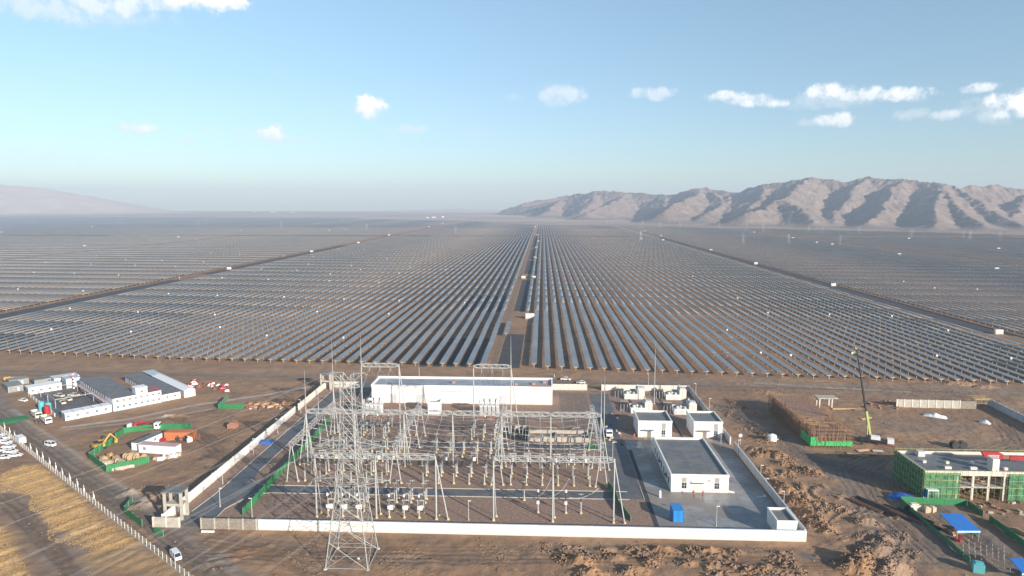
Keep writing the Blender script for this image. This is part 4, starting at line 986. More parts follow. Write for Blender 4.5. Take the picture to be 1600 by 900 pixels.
zc = [(1250+160/3,320+528/3),(1250+240/3,320+710/3),(1250+610/3,320+722/3),(1250+675/3,320+603/3),(1250+848/3,320+408/3),(1250+475/3,320+371/3),(1250+615/3,320+402/3),(1250+980/3,320+735/3),(1250+430/3,320+535/3),(1200,493),(1150,470),(1232,560),(1190,556),(1130,520),(1082,436)]
dots = [(a/3.215, 320+b/3.215) for a, b in za]+[(400+a/3.215, 320+b/3.215) for a, b in zb]+zc
for i, (px, py) in enumerate(sorted(dots)):
    x, y = spot(px, py-3, 2.0); n = round((x+PITCH/2+4.6)/PITCH); x = -4.6-PITCH/2+PITCH*n
    sd_n = 'left' if x < -20 else 'right'; cnt[sd_n] = cnt.get(sd_n, 0)+1
    lb = 'small white box among the %s-hand panels, %s from the picture\'s %s' % (sd_n, ordn(cnt[sd_n]), 'left edge' if sd_n == 'left' else 'centre')
    if f1: b0.location = (x, y, 0); b0['label'] = lb; b0['group'] = 'small white boxes among the panels'; f1 = False
    else: dup(b0, (x, y, 0), 0, lb, 'small white boxes among the panels')

# ------------------------------------------------------------------ hills
def hills(name, lines, x0, x1, y0, y1, st, mat, slope=.55, nz_=1.0, seed=0):
    xs = np.arange(x0, x1, st); ys = np.arange(y0, y1, st); X_, Y_ = np.meshgrid(xs, ys); n1_ = fbm(X_/420+seed, Y_/420, 4); n2_ = fbm(X_/90+5+seed, Y_/90, 5, .55)
    Xd = X_+n1_*55+n2_*16; Yd = Y_+fbm(X_/400+33+seed, Y_/400, 4)*55
    h = np.full(X_.shape, -60.)
    for (a, b) in lines:
        ax, ay, az_ = a; bx, by, bz = b; vx, vy = bx-ax, by-ay; L2 = vx*vx+vy*vy+1e-6; t = np.clip(((Xd-ax)*vx+(Yd-ay)*vy)/L2, 0, 1)
        d = np.hypot(Xd-ax-t*vx, Yd-ay-t*vy); hh = az_+(bz-az_)*t; hh = hh-slope*d; k_ = 3.0
        m_ = np.maximum(h, hh); h = m_+np.log1p(np.exp(-np.abs(h-hh)/k_))*k_*.5
    h = h+n2_*9*nz_*ss(h, 0, 60)-np.abs(fbm(Xd/85+9, Yd/120, 5, .6))*17*ss(h,5,70)+np.abs(fbm(X_/45, Y_/60, 3))*11*ss(h,20,90)-np.abs(fbm(X_/30+7, Y_/95, 3))*7*ss(h,10,60)+fbm(X_/38, Y_/38, 3)*3.5*ss(h, 10, 70)
    # foot fan: lower slopes flatten out
    h = np.where(h < 22, 22*np.exp((h-22)/22.0)-1.0, h)
    edge = np.minimum.reduce([X_-x0, x1-X_, Y_-y0, y1-Y_]); h = h*ss(edge, 0, 200)-2.0*(1-ss(edge, 0, 200))
    h = np.where(h < .4, -2.5, h)
    o = np_mesh(name, np.stack([X_, Y_, h], -1).reshape(-1, 3), grid_faces(len(xs), len(ys)), mat); o.data.polygons.foreach_set('use_smooth', np.full(len(o.data.polygons), name != 'hills')); o['kind'] = 'structure'; return o
def at(px, py, D):
    d = sight(px, py); t = D/d.y; return (d.x*t, d.y*t, H+d.z*t)
hillm = M('hill_soil', (.21,.160,.132), .95, var=.30, scale=.012, bump=5.0, bscale=.045)
crest = [(785,327,6650),(830,315,6300),(885,305,5900),(935,298,5500),(985,299,5200),(1040,304,4900),(1100,292,4600),(1150,301,4400),(1200,287,4150),(1268,277,3950),(1308,283,3850),(1345,276,3800),(1405,281,3650),(1465,284,3500),(1505,293,3400),(1560,288,3500),(1610,297,3450),(1700,296,3400),(1850,300,3400)]
cp = [at(*c) for c in crest]; lines = list(zip(cp[:-1], cp[1:]))
def spur(px, py, D, px2, py2, D2, mid=None):
    a = at(px, py, D)
    if mid: m_ = at(*mid); lines.append((a, m_)); a = m_
    lines.append((a, at(px2, py2, D2)))
spur(885,305,5900, 850,332,5000); spur(935,298,5500, 905,331,4600,(925,312,5150)); spur(985,299,5200, 920,332,4200,(962,313,4800)); spur(1040,304,4900, 1030,334,4050)
spur(1100,292,4600, 1035,328,3500,(1075,308,4150)); spur(1150,301,4400, 1100,334,3500,(1135,318,3950)); spur(1100,292,4600,1140,330,3700,(1125,308,4200))
spur(1268,277,3950, 1165,333,3000,(1215,312,3350)); spur(1200,287,4150,1175,322,3500); spur(1225,308,3300, 1270,346,2800); spur(1345,276,3800, 1300,330,3250,(1335,300,3500)); spur(1300,330,3250,1290,346,2900)
spur(1405,281,3650, 1360,345,2700,(1392,310,3200)); spur(1475,286,3480, 1455,352,2450,(1470,315,2950)); spur(1505,293,3400,1600,352,2500,(1550,325,2900)); spur(1610,297,3450,1590,340,2800); spur(1475,286,3480,1530,350,2450,(1500,320,2900))
spur(1700,296,3400,1680,345,2600); spur(1850,300,3400,1800,350,2500); spur(1850,300,3400,1900,350,2500)
hills('hills', lines, -800, 4300, 2150, 8300, 14, hillm, slope=.52)
l2 = [at(-260,283,7600),at(-120,282,7600),at(0,289,7500),at(60,293,7500),at(120,304,7500),at(170,317,7600),at(230,327,7800)]
hills('far_hills', list(zip(l2[:-1], l2[1:]))+[(l2[2], at(30,318,6600)),(l2[3], at(110,322,6700)),(l2[1], at(-60,320,6500))], -8400, -2900, 5600, 8900, 60, M('far_hill_soil', (.58,.47,.39), .95, var=.1, scale=.004), slope=.2, seed=9)
l3 = [at(560,330.5,9200),at(640,328,9200),at(720,326,9000),at(800,327,8800),at(900,328,8800)]
hills('low_rise', list(zip(l3[:-1], l3[1:])), -2400, 900, 8350, 9700, 60, M('far_hill_soil', (.4,.3,.25)), slope=.12, seed=4)
q = thing('quarry_face', 'pinkish cut quarry face at the left end of the hill range', 'quarry', (0,0,0))
a = [at(815+i*10, 319-i*1.75+random.uniform(-.6,.6), 5930-i*30) for i in range(8)]
m = MB()
for i in range(7):
    p, r = a[i], a[i+1]; m.add([(p[0],p[1]-60,p[2]-28),(r[0],r[1]-60,r[2]-28),(r[0],r[1],r[2]+1),(p[0],p[1],p[2]+1),(p[0],p[1]+60,p[2]-28),(r[0],r[1]+60,r[2]-28)], [(0,1,2,3),(3,2,5,4),(0,3,4),(1,5,2)])
m.build('rock_cut', M('pink_rock', (.42,.27,.21), .95, var=.2, scale=.03), q)

# far line towers and distant sheds
def make_far():
    t = thing('transmission_tower', 'x', 'pylon', (0,0,-500))
    m = MB(); prof = [(0,2.4),(8,1.8),(15,1.2),(20,.9),(24,.6)]
    for a, b in ((-1,-1),(1,-1),(1,1),(-1,1)):
        for (z0,w0),(z1,w1) in zip(prof[:-1], prof[1:]): m.bar((a*w0,b*w0,z0),(a*w1,b*w1,z1),.13)
    for (z0,w0),(z1,w1) in zip(prof[:-1], prof[1:]): m.bar((-w0,-w0,z0),(w1,-w1,z1),.08); m.bar((w0,-w0,z0),(-w1,-w1,z1),.08); m.bar((-w0,w0,z0),(w1,w1,z1),.08)
    m.build('lattice_body', steelw, t); m = MB()
    for z, a in ((16,5),(20,4.4),(23.6,3.2)): m.bar((-a,0,z),(a,0,z),.10); m.bar((-a,0,z),(-.8,0,z+1.8),.08); m.bar((a,0,z),(.8,0,z+1.8),.08)
    m.build('cross_arm', steelw, t); return t
ft = make_far(); f1 = True
for i, (px, py) in enumerate(((948,352),(1004,353),(1031,356),(1062,357),(1124,358),(1166,360),(1192,362),(1232,382),(1263,365),(1285,366),(1342,367),(1424,372),(1515,376),(1505,375),(1562,378),(1312,385),(1001,376),(1161,382))):
    lb = 'distant pylon at the foot of the hills, %s from the left' % ordn(1+sorted([948,1004,1031,1062,1124,1166,1192,1232,1263,1285,1342,1424,1515,1505,1562,1312,1001,1161]).index(px))
    if f1: ft.location = (*spot(px,py),0); ft['label'] = lb; ft['group'] = 'distant pylons below the hills'; f1 = False
    else: dup(ft, spot(px,py), random.uniform(-.3,.3), lb, 'distant pylons below the hills')
for px, py, lab in ((187,350,'leftmost pylon in the far left field'),(310,352,'second pylon in the far left field'),(440,355,'third pylon in the far left field'),(573,361,'fourth pylon, left of the centre of the far field'),(712,366,'pylon just left of the central track, far off')):
    dup(ft, spot(px,py), 0, lab, 'distant pylons in the left field')
for i, (px, py, L, D, h, lab) in enumerate(((427,332,70,20,8,'long white shed on the horizon left of centre'),(457,332,40,16,7,'second white shed on the horizon left of centre'),(398,331.5,30,14,8,'small white shed left of the long one on the horizon'),(678,340,26,14,7,'white shed beyond the centre of the field'),(692,339.5,12,12,10,'tall white block beyond the centre of the field'),(668,340.5,16,10,6,'low white shed left of its tall neighbour beyond the field'),(1085,343,18,14,8,'tiny white hut at the foot of the hills'))):
    t = thing('distant_shed', lab, 'shed', (*spot(px,py),0)); MB().span(-L/2,L/2,-D/2,D/2,-1,h*.75).build('wall', whitep, t)
    MB().prism([(-D/2-1,h*.75),(D/2+1,h*.75),(0,h)], -L/2-1, L/2+1).build('roof', greywall, t)

# ------------------------------------------------------------------ vehicles
def wheels(t, pts, r=.34, wd=.24, rim=True):
    for (x, y) in pts:
        o = MB().cyl((x, y-wd/2, r), (x, y+wd/2, r), r, r, 12).build('wheel', tyre, t)
        if rim: MB().cyl((x, y-wd/2-.01, r), (x, y+wd/2+.01, r), r*.55, r*.55, 10).build('rim', steel, o)
def car(name, label, loc, rz, paint=None, grp=None, kind='sedan', cat='car'):
    """faces +x"""
    paint = paint or whitep; t = thing(name, label, cat, loc, rz, grp)
    if kind == 'sedan': body = [(-2.2,.3),(2.2,.3),(2.25,.72),(1.2,.92),(-1.5,.98),(-2.25,.9)]; cab = [(-1.7,.95),(1.15,.9),(.45,1.4),(-.95,1.44)]; hw = .88
    elif kind == 'pickup': body = [(-2.6,.45),(2.6,.45),(2.62,.95),(1.5,1.12),(-2.6,1.12)]; cab = [(-.9,1.1),(1.4,1.1),(.75,1.72),(-.8,1.74)]; hw = .93
    else: body = [(-2.1,.35),(2.1,.35),(2.15,1.0),(1.95,1.15),(-2.1,1.15)]; cab = [(-2.1,1.14),(1.95,1.14),(1.35,1.92),(-2.0,1.95)]; hw = .84
    fix_normals(MB().prism(body, -hw, hw, 'y').build('body', paint, t))
    c = fix_normals(MB().prism(cab, -hw*.86, hw*.86, 'y').build('cabin', glass, t))
    xs = [p[0] for p in cab]; zt = max(p[1] for p in cab); tp = sorted(cab, key=lambda p: -p[1])[:2]; a, b = min(tp[0][0],tp[1][0]), max(tp[0][0],tp[1][0])
    MB().span(a-.02, b+.02, -hw*.87, hw*.87, zt-.04, zt+.03).build('roof', paint, t)
    m = MB()
    for s in (-1, 1):
        for f in (0, .5, 1): x_ = a+(b-a)*f; lo = min(xs)+(max(xs)-min(xs))*f; z_ = cab[0][1]; m.cyl((lo, s*hw*.88, z_), (x_, s*hw*.87, zt), .05, .05, 4)
    m.build('pillar', paint, t)
    if kind == 'pickup': MB().span(-2.5,-1.0,-.8,.8,1.125,1.14).build('load_bed', doorm, t)
    L = max(p[0] for p in body); Lr = min(p[0] for p in body)
    for s in (-1, 1):
        MB().span(L-.06, L+.02, s*hw*.7-.14, s*hw*.7+.14, .62, .78).build('headlight', glass, t); MB().span(Lr-.02, Lr+.06, s*hw*.75-.12, s*hw*.75+.12, .68, .86).build('tail_light', redp, t)
    wheels(t, [(1.38,hw-.1),(1.38,-hw+.1),(-1.35,hw-.1),(-1.35,-hw+.1)], .34 if kind != 'pickup' else .42); return t
ang = math.atan2(fd[1], fd[0])
car('van', 'white minivan driving on the dirt track beside the perimeter fence', (*spot(275,872), gz(*spot(275,872))), ang-.12, kind='van', cat='van')
for px, py, rz, lab in ((884,594,-.12,'light pickup with a loaded bed behind the compound, left of two'),(908,599,-.25,'white car behind the compound, right of two')):
    car('pickup' if px < 900 else 'car', lab, (*spot(px,py), gz(*spot(px,py))), rz+math.pi, kind='pickup' if px < 900 else 'sedan', cat='pickup' if px < 900 else 'car')
nm_ = ['nearest the furrowed grass','just up from the one nearest the grass','with dark windscreen, third from the grass','fourth from the grass, nose to the fence','fifth from the grass, at the picture edge','sixth from the grass, at the picture edge','beside the fence, upper left','at the edge, upper left corner of the row','cut by the left edge, top of the row']
for i, (px, py) in enumerate(((24,713),(17,707.5),(14,700),(9,693),(6,717),(-2,706),(7,686),(-1,690),(-3,681))):
    car('parked_car', 'white parked car behind the fence, '+nm_[i], (*spot(px,py), gz(*spot(px,py))), math.radians(14)+random.uniform(-.1,.1), grp='white cars parked behind the fence')
car('car', 'white saloon car parked on the track left of the workers camp', spot(36,627), ang+math.pi+.3)
car('pickup', 'small white vehicle alone on the bare earth below the camp', (*spot(79,697), gz(*spot(79,697))), R(-20), kind='van', cat='van')
def truck(name, label, loc, rz, cabm, bodym, kind='tipper', cat='truck', L=8.5):
    t = thing(name, label, cat, loc, rz)
    MB().span(-L/2,L/2,-.5,.5,.75,1.05).build('chassis', black, t)
    c = fix_normals(MB().prism([(L/2-1.9,.7),(L/2,.7),(L/2+.05,1.7),(L/2-.15,2.95),(L/2-1.9,2.95)], -1.2, 1.2, 'y').build('cab', cabm, t))
    MB().span(L/2-.02,L/2+.08,-1.05,1.05,1.75,2.55).build('windscreen', glass, c); MB().span(L/2-1.4,L/2-.5,-1.23,1.23,1.8,2.5).build('side_window', glass, c)
    x0, x1 = -L/2, L/2-2.1
    if kind == 'tipper':
        m = MB().span(x0,x1,-1.25,1.25,1.1,1.25).span(x0,x1,-1.25,-1.13,1.25,2.5).span(x0,x1,1.13,1.25,1.25,2.5).span(x0,x0+.12,-1.13,1.13,1.25,2.5).span(x1-.12,x1,-1.13,1.13,1.25,2.7)
        for i in range(6): m.span(x0+.4+i*1.0,x0+.5+i*1.0,-1.3,1.3,1.1,1.24)
        m.build('tipper_body', bodym, t); MB().span(x0+.12,x1-.12,-1.13,1.13,1.25,1.6).build('load', M('sand_load', (.4,.33,.24)), t)
    elif kind == 'tank': MB().cyl((x0,0,2.0),(x1,0,2.0),1.05,1.05,14).build('tank', bodym, t); MB().cyl((x0+2.5,0,3.0),(x0+2.5,0,3.3),.35,.35,10).build('hatch', bodym, t)
    elif kind == 'flat': MB().span(x0,x1,-1.2,1.2,1.1,1.3).span(x1-.1,x1,-1.2,1.2,1.3,2.3).build('flatbed', bodym, t)
    wheels(t, [(L/2-1.1,1.0),(L/2-1.1,-1.0),(-L/2+1.1,1.0),(-L/2+1.1,-1.0),(-L/2+2.5,1.0),(-L/2+2.5,-1.0)], .52, .35); return t
va = math.atan2(-CV[1], -CV[0])
truck('tipper_truck', 'cream tipper truck in front of the camp, nearer the red tank', camp(-7,15), va, creamp, creamp)
truck('tipper_truck', 'cream tipper truck with white cab at the near corner of the camp', camp(-6,3.5), va, whitep, creamp)
truck('tanker_truck', 'yellow tanker truck with white cab at the upper left of the camp', spot(23,598), .0, whitep, yellow, 'tank', 'truck', 10)
t = truck('flatbed_truck', 'white truck with blue load on the service road left of the small white building', (26.3,262), -math.pi/2, whitep, bluep, 'flat')
MB().cyl((-3,0,1.4),(0,0,3.4),.2,.15,6).build('loader_arm', black, t)
def crane_truck():
    x, y = spot(226,672); t = truck('crane_truck', 'red crane truck with white cab parked behind the green netting', (x, y, gz(x,y)), .15, whitep, redp, 'flat', 'truck', 12)
    MB().cyl((-3.5,0,1.3),(-3.5,0,2.6),.8,.7,10).build('turntable', redp, t); MB().cyl((-3.8,0,2.6),(3.6,0,3.6),.42,.3,6).cyl((-4.5,0,2.2),(-1,.3,4.2),.3,.25,6).build('boom', redp, t)
    MB().box((-5.6,0,2.1),(1.2,2.0,1.2)).build('counterweight', whitep, t)
crane_truck()
def excavator():
    x, y = spot(156,702); t = thing('excavator', 'yellow tracked excavator digging beside the green netting fence', 'excavator', (x, y, gz(x,y)), R(55))
    for s in (-1,1): fix_normals(MB().prism([(-2.0,.15),(-1.7,0),(1.7,0),(2.0,.15),(2.0,.6),(1.7,.85),(-1.7,.85),(-2.0,.6)], s*1.15-.3, s*1.15+.3, 'y').build('track', black, t))
    MB().span(-2.2,1.4,-1.3,1.3,1.0,2.0).build('body', yellow, t); MB().span(-.1,1.5,.3,1.3,2.0,3.0).build('cab', glass, t); MB().span(-.2,1.6,.2,1.4,3.0,3.1).build('cab_roof', yellow, t)
    MB().cyl((1.2,-.2,1.8),(3.8,-.2,5.0),.38,.3,6).build('boom', yellow, t); MB().cyl((3.8,-.2,5.0),(5.8,-.2,2.4),.28,.2,6).build('stick', yellow, t)
    fix_normals(MB().prism([(5.5,2.5),(6.1,2.3),(5.9,1.2),(5.0,1.1),(5.1,1.6)], -.8, .4, 'y').build('bucket', yellow, t))
excavator()

# ------------------------------------------------------------------ workers camp
CR = R(49)
def cloc(u, v): return camp(u, v)
def cabin(label, u, v, L, D, h=3.0, wallm=whitep, roofm=None, n=1, grp=None, name='site_cabin', wins=None):
    t = thing(name, label, 'cabin', camp(u, v), CR, grp)
    MB().span(0,L,0,D,-.1,h).build('wall', wallm, t)
    MB().span(-.15,L+.15,-.15,D+.15,h,h+.16).build('roof', roofm or whitep, t)
    windows(t, wins or [(L*.35,1.2,1.0,1.0)], 'front', 0, winm)
    if L > 3: MB().span(L*.62,L*.62+.9,-.04,.02,.1,2.2).build('door', greywall, t)
    MB().span(.0,.1,-.03,D+.03,-.05,h-.02).span(L-.1,L,-.03,D+.03,-.05,h-.02).build('corner_frame', M('pale_blue_frame', (.45,.6,.72), .6), t)
    return t
for i in range(5): cabin('white container cabin in the front row of the camp, %s from the left' % ordn(i+1), i*3.55, .2, 3.45, 5.4, 3.0, grp='front row of container cabins')
# two-storey block
t = thing('dormitory', 'two-storey white camp building with dark roof and long rear wing', 'building', camp(18.2,0), CR)
MB().span(0,20,0,9,-.1,5.6).build('wall', whitep, t)
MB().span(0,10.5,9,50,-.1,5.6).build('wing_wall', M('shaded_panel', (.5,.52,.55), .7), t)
MB().span(-.2,20.2,-.2,9,5.62,5.8).span(-.2,10.8,9,50.3,5.62,5.8).build('roof', roofdark, t)
MB().span(9.4,14.2,0,5,5.6,8.4).build('stair_tower', whitep, t); MB().span(9.2,14.4,-.2,5.2,8.4,8.55).build('tower_roof', whitep, t)
windows(t, [(1.8+i*2.45,z,1.0,1.0) for z in (1.2,3.9) for i in range(8)]+[(11.8,6.3,1,1)], 'front', 0, winm)
MB().span(0,20,-.12,-.02,.0,.5).build('blue_plinth', M('cyan_plinth', (.35,.62,.68), .6), t)
m = MB()
for i in range(24): m.span(-1.3,-1.2,9+i*1.7,9.1+i*1.7,2.9,3.9)
m.span(-1.35,-.0,9,49.5,2.75,2.9).span(-1.3,-1.2,9,49.5,3.85,3.95).build('balcony', M('pink_rail', (.55,.4,.38), .6), t)
windows(t, [(11+i*3.2,z,1.2,1.2) for z in (1.0,3.8) for i in range(12)], 'left', 0, glass)
m = MB()
for i in range(12): m.span(14.6+i*.48,14.68+i*.48,.1,.2,5.8,6.9)
m.span(14.5,20,.08,.16,6.85,6.95).span(14.5,20,4.5,4.6,6.85,6.95).build('roof_railing', redp, t)
t = thing('dormitory', 'long single-storey camp hut with dark roof, right of the two-storey block', 'building', camp(38.8,.8), CR)
MB().span(0,8,0,51,-.1,3.1).build('wall', whitep, t); MB().span(-.3,8.3,-.3,51.3,3.1,3.3).build('roof', roofdark, t); windows(t, [(2.2,1.2,1,1),(5.6,1.2,1,1)], 'front', 0, winm); windows(t, [(10+i*3.4,1.1,1.1,1.1) for i in range(11)], 'left', 0, glass)
t = thing('warehouse', 'long white ridged store shed at the right edge of the camp', 'building', camp(48.3,0), CR)
MB().prism([(0,-.1),(5.0,-.1),(5.0,3.2),(2.5,4.2),(0,3.2)], 0, 40, 'y').build('wall', whitep, t); fix_normals(t.children[0])
MB().add([(-.2,-.2,3.2),(-.2,40.2,3.2),(2.5,40.2,4.3),(2.5,-.2,4.3),(5.2,-.2,3.2),(5.2,40.2,3.2)], [(0,3,2,1),(3,4,5,2)]).build('roof', whitep, t)
MB().span(-.04,.02,13,14.2,.1,2.2).span(-.04,.02,4,5,.1,2.2).build('door', doorm, t)
cabin('pale blue-grey cabin behind the long white shed', 48.5, 42, 5, 14, 3.0, M('bluegrey_panel', (.45,.52,.56), .6), M('bluegrey_panel', (.45,.52,.56)), wins=[(2.5,1.2,1,1)])
cabin('white hut with a row of four windows facing the camp yard', -1, 58.8, 13.6, 7, 3.1, wins=[(1.6+i*3.5,1.2,1.0,1.0) for i in range(4)])
t = flat_house('tall_cabin', 'tall grey boxy hut at the top corner of the camp yard', camp(14.5,58.5), 6, 8, 4.6, CR, 'cabin', M('bluegrey_panel', (.45,.52,.56)), greywall, .2, .15)
cabin('grey container at the upper left of the camp, nearest the road', -7, 70, 6, 12, 2.8, M('grey_box', (.24,.25,.24), .7), M('grey_box', (.24,.25,.24)), wins=[(3,1.2,1,1)])
cabin('grey container behind the nearer grey one, upper left of the camp', -4, 84, 8, 6, 2.8, M('grey_box', (.24,.25,.24)), M('grey_box', (.24,.25,.24)), wins=[(4,1.2,1,1)])
cabin('olive grey cabin with one white window left of the pale roofs', 5, 76, 9, 6, 2.8, M('grey_box', (.24,.25,.24)), roofgrey, wins=[(6,1.2,1.4,1.2)])
cabin('white cabin with wide pale roof at the rear of the camp', 12, 70, 11, 8, 3.2, whitep, M('pale_roof', (.55,.58,.6), .6), wins=[(3,1.2,1,1),(8,1.2,1,1)])
wallt = wall('camp_wall', 'low white boundary wall on the road side of the camp yard', camp(-1.5,10), camp(-1.5,57), 1.6, .2, offwh, None, 5, offwh)
for i, (u, v, m_, lb) in enumerate(((-3.2,24,tealp,'teal upright tank at the camp entrance, left'),(-1.5,20,tealp,'teal upright tank at the camp entrance, right'),(-3,15.5,redp,'dark red upright tank behind the tipper trucks'))):
    t = thing('storage_tank', lb, 'tank', camp(u, v)); MB().cyl((0,0,.3),(0,0,4.0),1.2,1.2,14).build('shell', m_, t); MB().cyl((0,0,4.0),(0,0,4.4),1.2,.3,14).build('lid', m_, t); MB().box((0,0,.15),(2.4,2.4,.3)).build('base', concrete, t)
for i in range(4):
    MB(); u, v, lb = ((6,30,'nearest the fence'),(9,34,'second along the yard'),(8,44,'by the hut with four windows'),(13,40,'third along the yard'))[i]
    car('parked_car', 'cream pickup parked inside the camp yard, '+lb, (*camp(u, v), .06), CR+math.pi*.5+.2*i, creamp, 'vehicles in the camp yard', 'pickup', 'pickup')
t = thing('yard_canopy', 'open pale steel frame standing over the camp yard', 'frame', camp(2, 24), CR); m = MB()
for a in (0, 15): 
    for b in (0, 13, 26): m.span(a-.1,a+.1,b-.1,b+.1,0,4)
m.span(0,15,-.1,.1,3.9,4.1).span(0,15,25.9,26.1,3.9,4.1).span(-.1,.1,0,26,3.9,4.1).span(14.9,15.1,0,26,3.9,4.1).build('frame', steelw, t)
t = thing('mast_banner', 'striped red and white lattice mast by the camp yard', 'mast', camp(17,56), 0); m = MB()
for i in range(5): m.cyl((0,0,i*1.7),(0,0,i*1.7+.85),.45-.05*i,.43-.05*i,6)
m.build('white_band', whitep, t); m = MB()
for i in range(5): m.cyl((0,0,i*1.7+.85),(0,0,i*1.7+1.7),.43-.05*i,.40-.05*i,6)
m.build('red_band', redp, t)

# red and white stacked steel at the right of the camp
for i in range(52):
    px = 292+random.random()*66; s = (px-292)/66; py = 597+s*9+random.uniform(-4, 9)*(1-.3*s); x, y = spot(px, min(py,613)); mm = random.choice((redp,redp,whitep,whitep,rustp)); nmx = {'red_paint':'red','white_paint':'white','rust_steel':'rust-brown'}[mm.name]
    d_ = (random.uniform(1.2,3.0), random.uniform(.4,.8), random.uniform(.3,.7)); t = MB().box((0,0,d_[2]/2),d_).box((.2,.1,d_[2]+.18),(d_[0]*.6,d_[1]*.5,.36)).build('steel_bundle', mm); t.location = (x, y, gz(x,y)); t.rotation_euler = (0,0,random.uniform(0,3))
    tag(t, '%s steel bundle in the heap right of the camp, %s from its left' % (nmx, ordn(i+1)), 'steel bundle', 'bundles in the red and white steel heap')

# ------------------------------------------------------------------ storage yard with green netting
def green_fence(label, pts, h=2.3, mat=green, name='net_fence', post=3.0):
    p0 = pts[0]; t = thing(name, label, 'fence', (p0[0], p0[1], 0))
    for a, b in zip(pts[:-1], pts[1:]):
        L = math.hypot(b[0]-a[0], b[1]-a[1]); rz = math.atan2(b[1]-a[1], b[0]-a[0]); m = MB(); n = max(1, int(L/post)); prof = []
        for i in range(n):
            x0 = L*i/n; x1 = L*(i+1)/n; hh = h*random.uniform(.9,1.05); m.span(x0,x1-.05,-.03,.03,.05,hh)
        m.xf(Matrix.Translation((a[0]-p0[0],a[1]-p0[1],0)) @ Matrix.Rotation(rz,4,'Z')); m.build('netting', mat, t)
        m = MB()
        for i in range(n+1): m.cyl((L*i/n,.08,-.2),(L*i/n,.08,h+.2),.05,.05,5)
        m.cyl((0,.08,h*.9),(L,.08,h*.9),.04,.04,4); m.xf(Matrix.Translation((a[0]-p0[0],a[1]-p0[1],0)) @ Matrix.Rotation(rz,4,'Z')); m.build('rail', steel, t)
    return t
Z1 = lambda x, y: spot(x/5, 560+y/5)
green_fence('green netting fence round the near side of the storage yard', [Z1(895,655), Z1(695,785), Z1(835,890), Z1(1165,815)], 2.4)
green_fence('green netting fence behind the orange container in the storage yard', [Z1(905,625), Z1(970,585), Z1(1050,572), Z1(1280,552), Z1(1500,548)], 2.2)
green_fence('green netting strip along the inner left edge of the switchyard', [(-86.8,185.8),(-87.6,218),(-87.9,244),(-88.2,273)], 2.4)
green_fence('green netting wrapped round a small plot left of the left wall', [spot(355,625), spot(341,639), spot(380,639)], 2.2)
green_fence('short green netting at the road bend below the storage yard', [spot(207,785), spot(194,801), spot(222,823)], 2.0)
green_fence('short loose green panel lying by the gate track', [spot(241,834), spot(255,839)], 2.0)
green_fence('sagging green net at the right end of the front cross road', [spot(950,760), spot(962,775), spot(966,790), spot(985,815)], 1.8, greend)
green_fence('green net by the foot of the right receding gantry', [spot(918,700), spot(935,703)], 2.0)
green_fence('green barrier row on the near left side of the right building site', [(109,203),(108.6,190),(108.2,168)], 1.6, greend)
green_fence('green barrier row across the top of the blue sheds', [(109,203),(128,202.2)], 2.2, green)
green_fence('green barrier row on the far right side of the blue sheds', [(128,202),(128.2,195)], 1.8, greend)
green_fence('green barrier row running off the lower right edge', [(128.4,192.5),(127.8,176),(127.4,160)], 1.8, green)
# containers of the yard
def box_house(label, p, q, D, h, wm, rm, name='container', cat='container', side=1):
    L = math.hypot(q[0]-p[0], q[1]-p[1]); t = thing(name, label, cat, (p[0],p[1],0), math.atan2(q[1]-p[1], q[0]-p[0]))
    m = MB().span(0,L,0,D*side,0,h) if side > 0 else MB().span(0,L,-D,0,0,h); m.build('shell', wm, t)
    (MB().span(-.1,L+.1,-.1,D+.1,h,h+.15) if side > 0 else MB().span(-.1,L+.1,-D-.1,.1,h,h+.15)).build('roof', rm, t)
    return t
t = box_house('orange corrugated container at the back of the storage yard', Z1(1285,640), Z1(1500,640), 4.0, 3.0, orange, orange); 
m = MB()
for i in range(20): m.span(.3+i*.7, .45+i*.7, -.07, -.005, .1, 2.8)
m.build('rib', orange, t)
t = box_house('white cabin with red roof edge in front of the storage yard', Z1(1085,735), Z1(1370,755), 3.4, 3.0, whitep, M('pink_roof', (.5,.36,.34), .7), 'site_cabin', 'cabin')
windows(t, [(2.5,1.2,1,1)], 'front', 0, winm)
t = box_house('white cabin with grey roof running back towards the orange container', Z1(1085,722), Z1(1270,640), 3.2, 2.9, whitep, roofgrey, 'site_cabin', 'cabin'); windows(t, [(4,1.2,1,1),(8,1.2,1,1)], 'front', 0, winm)
for i, (px, py) in enumerate(((1275,655),(1365,630),(1390,640),(1460,645),(1480,650))):
    x, y = Z1(px, py); mm = (redp,redp,black,black,whitep)[i]; o = MB().box((0,0,.7),(1.8,1.2,1.4)).cyl((-.8,0,1.4),(.6,0,2.0),.2,.2,6).build('machine_crate', mm); o.location = (x,y,gz(x,y)); o.rotation_euler = (0,0,i)
    tag(o, '%s machine crate before the orange container, %s from left' % (('red','red','black','black','white')[i], ordn(i+1)), 'crate', 'crates before the orange container')
